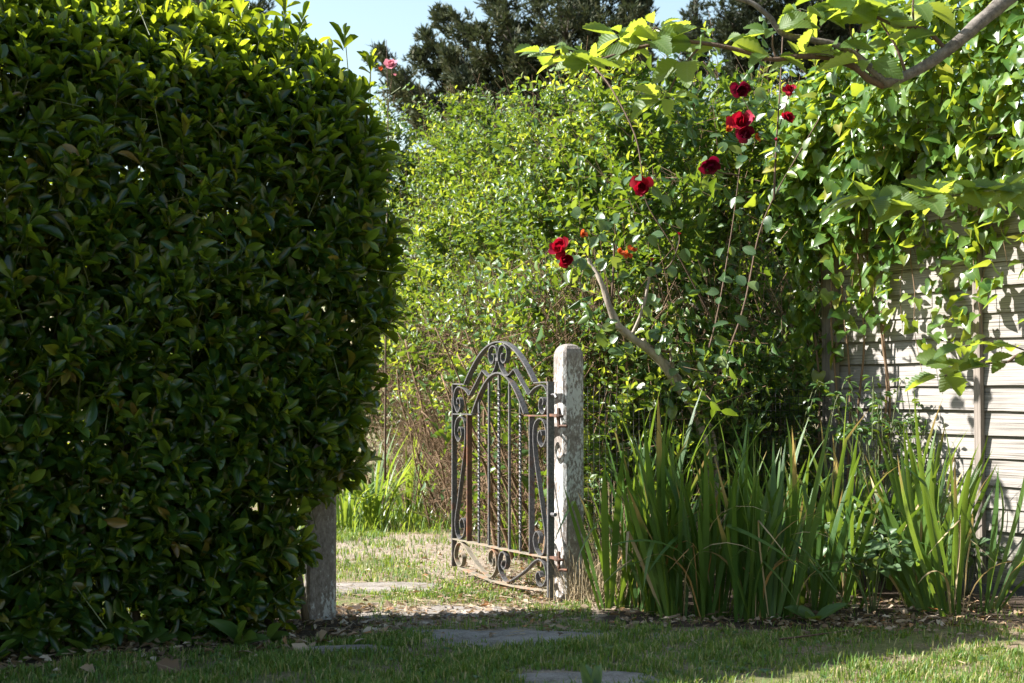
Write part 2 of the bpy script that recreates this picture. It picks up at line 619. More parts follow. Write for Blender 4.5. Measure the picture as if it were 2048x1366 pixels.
def rust_mat(name, c1, c2, c3):
    m, nt, b, out = new_mat(name)
    tc = N(nt, 'ShaderNodeTexCoord')
    nz = N(nt, 'ShaderNodeTexNoise', Scale=14.0, Detail=6.0, Roughness=.7)
    nt.links.new(tc.outputs['Object'], nz.inputs[0])
    nt.links.new(ramp(nt, nz.outputs[0], [(.35, c1), (.5, c2), (.66, c3)]), b.inputs['Base Color'])
    b.inputs['Roughness'].default_value = .85
    bump(nt, b, nz.outputs[0], .5, .004)
    return m


def board_mat(name, dark=False):
    m, nt, b, out = new_mat(name)
    tc = N(nt, 'ShaderNodeTexCoord')
    oi = N(nt, 'ShaderNodeObjectInfo')
    mp = N(nt, 'ShaderNodeMapping')
    mp.inputs['Scale'].default_value = (1.1, 1, 85) if not dark else (60, 60, 1.6)
    nt.links.new(tc.outputs['Object'], mp.inputs[0])
    off = N(nt, 'ShaderNodeVectorMath', operation='ADD')
    comb = N(nt, 'ShaderNodeCombineXYZ')
    nt.links.new(math_n(nt, 'MULTIPLY', oi.outputs['Random'], 40.0), comb.inputs[0])
    nt.links.new(math_n(nt, 'MULTIPLY', oi.outputs['Random'], 17.0), comb.inputs[2])
    nt.links.new(mp.outputs[0], off.inputs[0])
    nt.links.new(comb.outputs[0], off.inputs[1])
    nz = N(nt, 'ShaderNodeTexNoise', Scale=2.2, Detail=5.0, Roughness=.55, Distortion=.03)
    nt.links.new(off.outputs[0], nz.inputs[0])
    big = N(nt, 'ShaderNodeTexNoise', Scale=4.0, Detail=4.0)
    nt.links.new(tc.outputs['Object'], big.inputs[0])
    if dark:
        c = ramp(nt, nz.outputs[0], [(.3, (.13, .11, .095)), (.7, (.29, .25, .22))])
    else:
        c = ramp(nt, nz.outputs[0], [(.36, (.10, .09, .08)), (.45, (.24, .222, .205)), (.7, (.36, .335, .315))])
    c = mixc(nt, .4, c, ramp(nt, big.outputs[0], [(.35, (.62, .60, .55)), (.65, (1.08, 1.07, 1.06))]), 'MULTIPLY')
    gp_ = N(nt, 'ShaderNodeNewGeometry')                    # green algae low down on the boards
    sz = N(nt, 'ShaderNodeSeparateXYZ')
    nt.links.new(gp_.outputs['Position'], sz.inputs[0])
    am = math_n(nt, 'MULTIPLY', math_n(nt, 'SUBTRACT', .42, math_n(nt, 'ADD', sz.outputs[2], math_n(nt, 'MULTIPLY', math_n(nt, 'SUBTRACT', big.outputs[0], .5), .9))), 2.0)
    ac = N(nt, 'ShaderNodeClamp'); nt.links.new(am, ac.inputs[0])
    c = mixc(nt, math_n(nt, 'MULTIPLY', ac.outputs[0], .55), c, (.12, .13, .075))
    nt.links.new(c, b.inputs['Base Color'])
    b.inputs['Roughness'].default_value = .85
    b.inputs['Specular IOR Level'].default_value = .25
    bump(nt, b, nz.outputs[0], .6, .004)
    return m


def ground_mat():
    m, nt, b, out = new_mat('garden_ground')
    tc = N(nt, 'ShaderNodeTexCoord')
    nz = N(nt, 'ShaderNodeTexNoise', Scale=2.6, Detail=6.0, Roughness=.65)
    nt.links.new(tc.outputs['Object'], nz.inputs[0])
    fine = N(nt, 'ShaderNodeTexNoise', Scale=55.0, Detail=6.0, Roughness=.75)
    nt.links.new(tc.outputs['Object'], fine.inputs[0])
    soil = ramp(nt, fine.outputs[0], [(.3, (.11, .08, .055)), (.5, (.24, .18, .125)), (.72, (.38, .30, .22))])
    thatch = ramp(nt, fine.outputs[0], [(.3, (.08, .10, .03)), (.55, (.17, .18, .07)), (.75, (.34, .29, .16))])
    f = ramp(nt, nz.outputs[0], [(.42, (0, 0, 0)), (.58, (1, 1, 1))])
    c = mixc(nt, f, soil, thatch)
    nz2 = N(nt, 'ShaderNodeTexNoise', Scale=11.0, Detail=5.0, Roughness=.7)
    nt.links.new(tc.outputs['Object'], nz2.inputs[0])
    wig = math_n(nt, 'MULTIPLY', math_n(nt, 'SUBTRACT', nz2.outputs[0], .5), 1.2)
    ab = N(nt, 'ShaderNodeAttribute'); ab.attribute_name = 'edge'
    ad = N(nt, 'ShaderNodeAttribute'); ad.attribute_name = 'dirt'
    dirt = ramp(nt, fine.outputs[0], [(.3, (.16, .125, .095)), (.5, (.30, .245, .19)), (.72, (.44, .37, .30))])
    fd = ramp(nt, math_n(nt, 'ADD', ad.outputs['Fac'], wig), [(.4, (0, 0, 0)), (.62, (1, 1, 1))])
    c = mixc(nt, fd, c, dirt)
    earth_shade = ramp(nt, fine.outputs[0], [(.3, (.030, .022, .016)), (.55, (.075, .055, .04)), (.75, (.15, .115, .085))])  # dark bed soil, reused as painted shade under the thicket
    fb = ramp(nt, math_n(nt, 'ADD', ab.outputs['Fac'], wig), [(.35, (0, 0, 0)), (.6, (1, 1, 1))])
    c = mixc(nt, fb, c, earth_shade)
    nt.links.new(c, b.inputs['Base Color'])
    b.inputs['Roughness'].default_value = .95
    b.inputs['Specular IOR Level'].default_value = .15
    bump(nt, b, fine.outputs[0], 1.0, .02)
    return m


def slab_mat():
    m, nt, b, out = new_mat('worn_paving_stone')
    tc = N(nt, 'ShaderNodeTexCoord')
    nz = N(nt, 'ShaderNodeTexNoise', Scale=9.0, Detail=7.0, Roughness=.7)
    nt.links.new(tc.outputs['Object'], nz.inputs[0])
    fine = N(nt, 'ShaderNodeTexNoise', Scale=160.0, Detail=3.0)
    nt.links.new(tc.outputs['Object'], fine.inputs[0])
    s = math_n(nt, 'ADD', math_n(nt, 'MULTIPLY', nz.outputs[0], .6), math_n(nt, 'MULTIPLY', fine.outputs[0], .4))
    nt.links.new(ramp(nt, s, [(.36, (.07, .058, .045)), (.48, (.17, .148, .125)), (.55, (.22, .195, .175)), (.68, (.30, .265, .235))]), b.inputs['Base Color'])
    b.inputs['Roughness'].default_value = .9
    bump(nt, b, s, .8, .012)
    return m


def plain(name, c, rough=.6, metallic=0.0):
    m, nt, b, out = new_mat(name)
    nz = N(nt, 'ShaderNodeTexNoise', Scale=30.0, Detail=4.0)
    nt.links.new(mixc(nt, nz.outputs[0], tuple(v * .7 for v in c), tuple(v * 1.3 for v in c)), b.inputs['Base Color'])
    b.inputs['Roughness'].default_value = rough
    b.inputs['Metallic'].default_value = metallic
    return m


M['concrete'] = paint_concrete()
M['bare_concrete'] = paint_concrete('bare_concrete', .615)
M['iron'] = iron_mat()
M['rust'] = rust_mat('rusted_iron', (.05, .03, .022), (.11, .055, .035), (.22, .085, .042))
M['lichen_iron'] = rust_mat('lichened_iron', (.10, .085, .065), (.20, .175, .13), (.26, .11, .05))
M['board'] = board_mat('weathered_board')
M['post_wood'] = board_mat('weathered_post', True)
M['ground'] = ground_mat()
M['slab'] = slab_mat()
M['wire'] = plain('black_plastic_mesh', (.018, .018, .018), .5)
M['soil'] = plain('bare_soil', (.075, .055, .04), .95)

# garden axes: the hedge line runs to the right and away, the fence line stands square to it
HX = np.array([.85, .527, 0]); HX /= np.linalg.norm(HX)
HG = np.array([-HX[1], HX[0], 0])          # square to the hedge line, away from the camera
ZUP = np.array([0, 0, 1.0])

# ------------------------------------------------------------------ ground
STONES = [((-.02, 5.12), .36, .17, -.1), ((-.66, 6.46), .36, .20, .15), ((.20, 4.34), .24, .15, .1), ((-.26, 5.74), .36, .15, .05),
          ((-.55, 4.88), .16, .07, .0)]


def stone_mask(x, y):
    m = np.zeros_like(x, bool)
    for (cx, cy_), a, b, r in STONES:
        dx, dy = x - cx, y - cy_
        u = dx * math.cos(r) + dy * math.sin(r)
        v = -dx * math.sin(r) + dy * math.cos(r)
        m |= (np.abs(u / a) ** 3 + np.abs(v / b) ** 3) < .62 + .35 * wob(x * 9, y * 9)
    return m


def ground_z(x, y):
    return .012 * wob(x * 1.5, y * 1.5, 1.0) * np.clip((14 - np.hypot(x, y - 6)) / 4, 0, 1)


xs = np.unique(np.concatenate([np.linspace(-4, 4, 190), np.array([-500, -120, -40, -15, -7, 7, 15, 40, 120, 500])]))
ys = np.unique(np.concatenate([np.linspace(1, 13, 280), np.array([-500, -120, -30, -8, -2, 16, 22, 40, 120, 500])]))
GX, GY = np.meshgrid(xs, ys)
GZ = ground_z(GX, GY)
V = np.stack([GX, GY, GZ], -1).reshape(-1, 3)
nx, ny = len(xs), len(ys)
ii, jj = np.meshgrid(np.arange(nx - 1), np.arange(ny - 1))
a = (jj * nx + ii).ravel()
T = np.concatenate([np.stack([a, a + 1, a + nx + 1], 1), np.stack([a, a + nx + 1, a + nx], 1)])
bed_shade_v = np.maximum(np.clip((GY - 5.28 - .05 * np.sin(GX * 5)) / .16, 0, 1) * np.clip((GX - .30 + .27 * np.clip(GY - 6.4, 0, 9)) / .12, 0, 1) * np.clip((12.5 - GY) / .3, 0, 1),  # bed soil; the part under the thicket darkens ground in place of shade
                   np.clip((.42 - np.abs((GX + .62) * -HX[1] + (GY - 5.56) * HX[0] + .05)) / .14, 0, 1) * np.clip((-.5 - GX) / .1, 0, 1))
dirt_v = np.zeros_like(GX)
for (cx, cy_), sa, sb, sr in STONES:
    dirt_v = np.maximum(dirt_v, np.exp(-((GX - cx) / (sa * 1.25)) ** 2 - ((GY - cy_) / (sb * 1.5)) ** 2))
dirt_v = np.maximum(dirt_v, np.exp(-((GX + .22) / .6) ** 2 - ((GY - 5.7) / .4) ** 2))
dirt_v = np.maximum(dirt_v, np.exp(-((GX - .15) / .6) ** 2 - ((GY - 5.18) / .2) ** 2))
dirt_v = np.maximum(dirt_v, np.exp(-((GX - .02 + .28 * (GY - 6.3)) / .28) ** 2) * (GY > 5.6) * (GY < 9))
dirt_v = np.maximum(dirt_v, np.exp(-((GY - 8.0 + .3 * np.sin(GX * 3)) / .7) ** 2) * (GX < .4))
g_me = mk_mesh('ground', V, T, True, (M['ground'],), bed_shade_v.ravel())
a_d = g_me.attributes.new('dirt', 'FLOAT', 'POINT')
a_d.data.foreach_set('value', dirt_v.ravel().astype(np.float32))
tag(link('ground', g_me), 'lawn ground of worn turf and bare soil', None, None, 'structure')

# paving stones of the path
SLAB_LABELS = ['shaded grey paving slab in the grass just in front of the gateway',
               'sunlit pale paving slab beyond the gateway, right of the left post',
               'grey paving slab cut by the bottom edge of the picture',
               'sunlit paving slab strewn with dry leaves between the two gate posts',
               'small shaded slab among dead leaves below the left concrete post']
for k, ((cx, cy_), sa, sb, sr) in enumerate(STONES):
    n = 22
    ring, rz = [], []
    for i in range(n):
        t = 2 * math.pi * i / n
        c, s = math.cos(t), math.sin(t)
        rr = (abs(c) ** 3 + abs(s) ** 3) ** (-1 / 3) * (1 + .10 * math.sin(3 * t + k) + .06 * math.sin(5 * t + 2 * k) + random.uniform(-.06, .06))
        u, v = sa * rr * c, sb * rr * s
        ring.append((u * math.cos(sr) - v * math.sin(sr), u * math.sin(sr) + v * math.cos(sr)))
    V, T = [], []
    for (sc, z) in ((1.0, -.03), (1.0, .0), (.94, .006), (.6, .009)):
        for (u, v) in ring:
            V.append((u * sc, v * sc, z + (random.uniform(-.001, .001) if z > 0 else 0)))
    V.append((0, 0, .009))
    for l in range(3):
        for i in range(n):
            p, q = l * n + i, l * n + (i + 1) % n
            T += quad(p, q, q + n, p + n)
    for i in range(n):
        T.append((3 * n + i, 3 * n + (i + 1) % n, 4 * n))
    o = link('paving_slab', mk_mesh('paving_slab', np.array(V), np.array(T), False, (M['slab'],)))
    o.location = (cx, cy_, 0)
    tag(o, SLAB_LABELS[k], 'paving slab', 'slabs of the garden path')

# ------------------------------------------------------------------ gate posts
def concrete_post(name, base, w, h, rot, label, mat='concrete'):
    root_g = Geo()
    c = .011
    hw = w / 2
    prof = [(hw, -hw + c), (hw, hw - c), (hw - c, hw), (-hw + c, hw), (-hw, hw - c), (-hw, -hw + c), (-hw + c, -hw), (hw - c, -hw)]
    lev = [(-.35, 1)] + [(h * i / 12 - .0, 1) for i in range(0, 11)]
    lev += [(h - .055, 1), (h - .036, .95), (h - .02, .84), (h - .008, .64), (h, .34)]
    V, T = [], []
    for (z, s) in lev:
        for i, (x, y) in enumerate(prof):
            j = random.uniform(-.0012, .0012)
            V.append((x * s + j, y * s + j, z))
    n = 8
    for l in range(len(lev) - 1):
        for i in range(n):
            p, q = l * n + i, l * n + (i + 1) % n
            T += quad(p, q, q + n, p + n)
    V.append((0, 0, h + .002))
    for i in range(n):
        T.append(((len(lev) - 1) * n + i, (len(lev) - 1) * n + (i + 1) % n, len(V) - 1))
    me = mk_mesh(name, np.array(V), np.array(T), False, (M[mat],))
    o = link(name, me)
    o.location = base
    o.rotation_euler = (0, 0, rot)
    return tag(o, label, 'gate post', 'concrete gate posts')


POST_ROT = math.atan2(HX[1], HX[0]) - rad(4)
concrete_post('gate_post', (.243, 6.11, 0), .102, 1.09, POST_ROT, 'concrete post with flaking white paint and rounded top holding the iron gate')
concrete_post('gate_post', (-.745, 5.56, 0), .112, .86, POST_ROT - rad(14), 'shaded weathered concrete post coming out under the end of the dark hedge', 'bare_concrete')

# ------------------------------------------------------------------ iron gate
GH = np.array([.172, 6.0, 0.0])
GD = unit(np.array([-.28 - .172, 6.9 - 6.0, 0.0]))
GN = np.array([GD[1], -GD[0], 0.0])
UC = .513


def gp(x, z, w=0.0):
    return GH + GD * (UC + x) + GN * w + ZUP * z


def strip(path, depth=.024, thick=.006):
    """flat bar bent along a path (x, z) in the gate's plane"""
    P = np.asarray(path, float)
    tan = unit(np.gradient(P, axis=0))
    nrm = np.stack([-tan[:, 1], tan[:, 0]], 1)
    V, T = [], []
    for i in range(len(P)):
        for (a, b) in ((-1, -1), (1, -1), (1, 1), (-1, 1)):
            q = P[i] + nrm[i] * a * thick / 2
            V.append(gp(q[0], q[1], b * depth / 2))
    for i in range(len(P) - 1):
        for k in range(4):
            p, q = i * 4 + k, i * 4 + (k + 1) % 4
            T += quad(p, q, q + 4, p + 4)
    T += quad(0, 3, 2, 1) + quad(len(V) - 4, len(V) - 3, len(V) - 2, len(V) - 1)
    return np.array(V), T


def twisted(x, z0, z1, r=.0085, turns=0.0):
    n = max(2, int(abs(turns) * 12))
    V, T = [], []
    for i in range(n + 1):
        z = z0 + (z1 - z0) * i / n
        f = min(max((i / n - .08) / .84, 0), 1)
        for k in range(4):
            a = math.pi / 4 + math.pi / 2 * k + 2 * math.pi * turns * f
            V.append(gp(x + r * math.cos(a), z, r * math.sin(a)))
    for i in range(n):
        for k in range(4):
            p, q = i * 4 + k, i * 4 + (k + 1) % 4
            T += quad(p, q, q + 4, p + 4)
    T += quad(0, 3, 2, 1) + quad(len(V) - 4, len(V) - 3, len(V) - 2, len(V) - 1)
    return np.array(V), T


gate = thing('iron_gate', (GH[0], GH[1], 0), 'open wrought iron garden gate with scrolls and arched top, black and rusty', 'gate')


def gpart(name, VT, mat='iron'):
    return Geo().add(*VT).build(name, M[mat], gate, smooth=False)


gpart('stile', strip([(-.492, .02), (-.492, .3), (-.492, .6), (-.492, .928)], .03, .012))
gpart('stile', strip([(.492, .05), (.492, .3), (.492, .6), (.492, .925)], .026, .008))
gpart('rail', strip([(.4888, .929), (.42, .926), (.355, .925)]))
gpart('rail', strip([(-.486, .926), (-.42, .926), (-.357, .925)]))
ax = np.linspace(.353, -.353, 29)
gpart('top_arch', strip(np.stack([ax, .928 + .187 * (1 - (ax / .355) ** 2)], 1), .027, .007))
gpart('rail', strip([(.486, .783), (.38, .783), (.27, .783)], .026))
gpart('rail', strip([(-.486, .785), (-.38, .783), (-.27, .783)], .026), 'rust')
ax = np.linspace(.268, -.268, 25)
gpart('inner_arch', strip(np.stack([ax, .787 + .187 * (1 - (ax / .27) ** 2)], 1), .027, .007))
gpart('rail', strip([(.486, .182), (.25, .183), (0, .182), (-.25, .184), (-.486, .186)], .028), 'lichen_iron')
gpart('rail', strip(catmull([(.42, .052), (.3, .043), (.1, .030), (-.1, .029), (-.3, .036), (-.486, .05)], 4), .028), 'lichen_iron')
CORNER = [(.437, .83), (.445, .846), (.43, .861), (.41, .85), (.405, .815), (.44, .792), (.478, .835), (.474, .885), (.435, .914), (.37, .905), (.327, .885)]
MID = [(.300, .874)]
crest_a = catmull(CORNER + [(.308, .872)], 6)
crest_b = np.array([(.302, .874), (.232, .930), (.163, .988)])
crest_c = catmull([(.160, .986), (.125, .968), (.10, .960), (.065, .968), (.03, .995), (.009, 1.03), (.006, 1.06), (.02, 1.088), (.05, 1.099), (.085, 1.085), (.095, 1.055),
                   (.08, 1.025), (.055, 1.018), (.036, 1.035), (.042, 1.058), (.06, 1.06)], 5)
SIDE = catmull([(.43, .70), (.42, .72), (.40, .712), (.393, .68), (.428, .652), (.468, .69), (.455, .748), (.41, .772), (.362, .748), (.350, .69), (.363, .6), (.40, .48),
                (.435, .36), (.455, .30), (.462, .25), (.445, .205), (.41, .190), (.368, .212), (.352, .255), (.378, .288), (.408, .270), (.40, .24)], 5)
LOW = catmull([(.42, .10), (.40, .12), (.375, .1), (.39, .068), (.43, .062), (.468, .1), (.452, .15), (.41, .172), (.36, .16), (.28, .115), (.2, .078), (.12, .048),
               (.07, .046), (.027, .075), (.011, .11), (.02, .15), (.05, .171), (.085, .155), (.09, .12), (.065, .095), (.042, .11), (.052, .13)], 5)
for sgn in (1, -1):
    mir = lambda P: np.asarray(P) * (sgn, 1)
    g = Geo()
    g.add(*strip(mir(crest_a), .022, .005)).add(*strip(mir(crest_b), .0222, .005)).add(*strip(mir(crest_c), .022, .005))
    g.build('crest_scroll', M['iron'], gate, False)
    gpart('side_scroll', strip(mir(SIDE), .021, .005))
    gpart('bottom_scroll', strip(mir(LOW), .022, .005), 'lichen_iron' if sgn > 0 else 'iron')
    gpart('flat_bar', strip([(sgn * .32, .185), (sgn * .32, .48), (sgn * .32, .78)], .026, .007), 'rust' if sgn > 0 else 'iron')
    gpart('twisted_bar', twisted(sgn * .212, .185, .855, .0066, 7))
    gpart('bar', twisted(sgn * .105, .185, .944, .0066))
gpart('twisted_bar', twisted(0, .185, .972, .0075, 7))
gpart('collar', tuple([strip([(-.014, 1.035), (0, 1.035), (.014, 1.035)], .028, .016)[0], strip([(-.014, 1.035), (0, 1.035), (.014, 1.035)], .028, .016)[1]]))
for z in (.787, .19):
    g = Geo()
    g.add(*strip([(-.495, z), (-.53, z), (-.565, z)], .02, .011))
    ringp = [(GH + GD * (UC - .565 + .016 * math.cos(t)) + GN * (.016 * math.sin(t)) + ZUP * (z - .004)) for t in np.linspace(0, 6.0, 11)]
    g.add(*tube(np.array(ringp), .006, 5))
    g.add(*tube(np.array([gp(-.565, z - .05), gp(-.565, z + .03)]), .008, 6))
    g.add(*tube(np.array([gp(-.565, z - .045), gp(-.60, z - .045, .02)]), .007, 6))
    g.build('hinge', M['rust'], gate, False)
g = Geo()
g.add(*tube(np.array([gp(-.498, .872), gp(-.53, .874), gp(-.545, .86)]), .006, 5)).build('bolt', M['iron'], gate, False)
Geo().add(*tube(np.array([gp(-.498, .37), gp(-.535, .37)]), .009, 6)).build('bolt', M['iron'], gate, False)

# ------------------------------------------------------------------ left hedge (broad glossy leaves)
HO = np.array([-.62, 5.56, 0])
T_HEDGE = [leaf_template([(.02, 0), (.10, .08), (.27, .28), (.44, .55), (.46, .74), (.28, .92), (.03, 1.0)], f, c, tw, sk)
           for f, c, tw, sk in ((.35, .12, 0, 0), (.55, .05, .1, .05), (.25, .22, -.1, -.05), (.45, .16, .05, .03))]


def hedge_T(z):        # half thickness of the hedge at a height
    return np.interp(z, [0, .25, .7, 1.3, 1.85, 2.02, 2.14, 2.25, 2.34], [.24, .26, .34, .38, .37, .30, .16, .0, -.12])


def hedge_end(z):
    return np.interp(z, [0, .45, .52, .62, .8, .96, 1.19, 1.5, 1.8, 2.07, 2.26, 2.4], [-.30, -.24, -.12, -.05, -.01, .02, .05, .07, .05, -.03, -.13, -.35])


def hedge_surface(n):
    out_p, out_d = [], []
    while sum(len(p) for p in out_p) < n:
        m = n * 2
        side = rng.random(m)
        s = rng.uniform(-3.3, .22, m)
        top = side > .80
        zz = rng.uniform(.03, 2.33, m)
        sg = np.where(side < .52, 1.0, -1.0)
        tt = np.where(top, rng.uniform(-.3, .3, m), 0)
        z_top = np.interp(tt, [-.34, -.2, 0.0, .12, .28, .36], [2.2, 2.36, 2.25, 2.16, 2.02, 1.86])
        zz = np.where(top, z_top, zz)
        drop = np.interp(s, [-3.3, -1.2, -.3, .2], [1.05, 1.03, .985, .95])
        e = hedge_end(zz) + .05 * wob(zz * 7, zz * 3) + rng.uniform(-.04, .06, m)
        keep = s < e
        endf = np.sqrt(np.clip(1 - np.clip((s - (e - .20)) / .20, 0, 1) ** 2, .02, 1))
        Tz = np.where(sg > 0, hedge_T(zz), np.interp(zz, [0, .7, 1.5, 2.1, 2.33], [.2, .3, .36, .36, .26])) * endf + .04 * wob(s * 2.2, zz * 2.2, 1.0) + .035 * wob(s * 6, zz * 6, 1)
        dep = np.minimum(rng.exponential(.085, m), .32)
        t = np.where(top, tt * endf, sg * np.maximum(Tz - dep, np.where(sg > 0, -.2, -.05)))
        z2 = np.where(top, zz - dep, zz) * drop + .03 * wob(s * 3, tt * 5, 1, 2.0) * top
        nt_ = np.where(top, tt * 1.6 + .2, sg)
        nz_ = np.where(top, 1.0, np.interp(zz, [0, .5, 1.6, 1.9, 2.35], [-.15, .05, .3, .9, 1.2]))
        ns_ = np.clip((s - (e - .3)) / .3, 0, 1) ** 2 * 1.3
        P = HO + HX * s[:, None] - HG * t[:, None] + ZUP * z2[:, None]
        D = HX * ns_[:, None] - HG * nt_[:, None] + ZUP * nz_[:, None]
        D = unit(D) * 1.0 + ZUP * .45 + rng.normal(0, .38, (m, 3))
        out_p.append(P[keep]); out_d.append(unit(D[keep]))
    P = np.concatenate(out_p)[:n]
    D = np.concatenate(out_d)[:n]
    return P, D


hedge = thing('evergreen_hedge', (HO[0] - .8, HO[1] - .5, 0), 'tall dark hedge of broad glossy leaves left of the gateway, sunlit only along its top', 'hedge')
hp, hd = hedge_surface(7400)
n = 2600                                   # twigs inside the hedge
si = rng.uniform(-3.2, .1, n); zi = rng.uniform(.05, 2.0, n)
ki = si < hedge_end(zi) - .05
fi = HO + HX * si[:, None] - HG * (rng.uniform(-1, 1, n) * hedge_T(zi) * .75)[:, None] + ZUP * zi[:, None]
hp = np.concatenate([hp, fi[ki]]); hd = np.concatenate([hd, unit(rng.normal(0, 1, (ki.sum(), 3)) + np.array([.2, -.4, .4]))])
# long shoots standing out of the top
ts = rng.uniform(-2.2, -.1, 60)
tp = HO + HX * ts[:, None] - HG * rng.uniform(-.25, .2, 60)[:, None] + ZUP * (2.24 + rng.uniform(-.05, .12, 60))[:, None]
hp = np.concatenate([hp, tp, np.array([at(690, 72, 5.55), at(742, 120, 5.6)])])
hd = np.concatenate([hd, unit(rng.normal(0, .2, (60, 3)) + ZUP), np.array([[.1, 0, 1.0], [.0, .1, 1.0]])])
pos, dr, nh, ln, kk = rosettes(hp, hd, 8, .06, .086, .060, 1.2, .35)
pale_tips = (kk > .7) & (rng.random(len(kk)) < np.interp(pos[:, 2], [1.9, 2.15], [.22, .8]))  # new growth at tips; extra near the top paints the sunlit rim into colour
pos = pos + 0
ln = ln * rng.choice([.7, .9, 1.0, 1.12, 1.25], len(ln))
foliage(hedge, pos, dr, nh, ln * 1.05, ln * .40 * rng.uniform(.82, 1.12, len(ln)), T_HEDGE, [M['hedge'], M['hedge_young_sunlit']], pale_tips.astype(int), 300, cell=26,
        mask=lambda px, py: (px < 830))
g = Geo()
sel = rng.random(len(hp)) < .8
g.add(*stems_geo(hp[sel] - hd[sel] * rng.uniform(.12, .26, sel.sum())[:, None], hp[sel], .0022))
g.add(*stems_geo(np.array([at(700, 190, 5.55), at(738, 190, 5.6)]), np.array([at(690, 72, 5.55), at(742, 120, 5.6)]), .003))
g.build('twigs', M['green_stem'], hedge)['kind'] = 'stuff'
for k in range(46):
    s = -3.2 + 3.0 * (k + random.random()) / 46
    p0 = HO + HX * s - HG * random.uniform(-.12, .12)
    pts = [p0 + ZUP * -.02]
    for j in range(1, 5):
        pts.append(pts[-1] + HX * random.uniform(-.07, .07) - HG * random.uniform(-.08, .08) + ZUP * random.uniform(.28, .48))
    Geo().add(*tube(catmull(pts, 3), [.016, .011, .005], 5)).build('stem', M['stem'], hedge)

# ------------------------------------------------------------------ privet thicket beyond the gate
T_PRIVET = [leaf_template([(.02, 0), (.34, .25), (.48, .52), (.26, .82), (.0, 1.0)], f, c, tw)
            for f, c, tw in ((.35, .2, 0), (.55, .1, .15), (.2, .32, -.1))]
PC0 = np.array([.16, 6.62, 0])
PC1 = np.array([3.4, 8.56, 0])
PC2 = np.array([-1.25, 11.6, 0])
PC3 = np.array([-3.2, 12.3, 0])


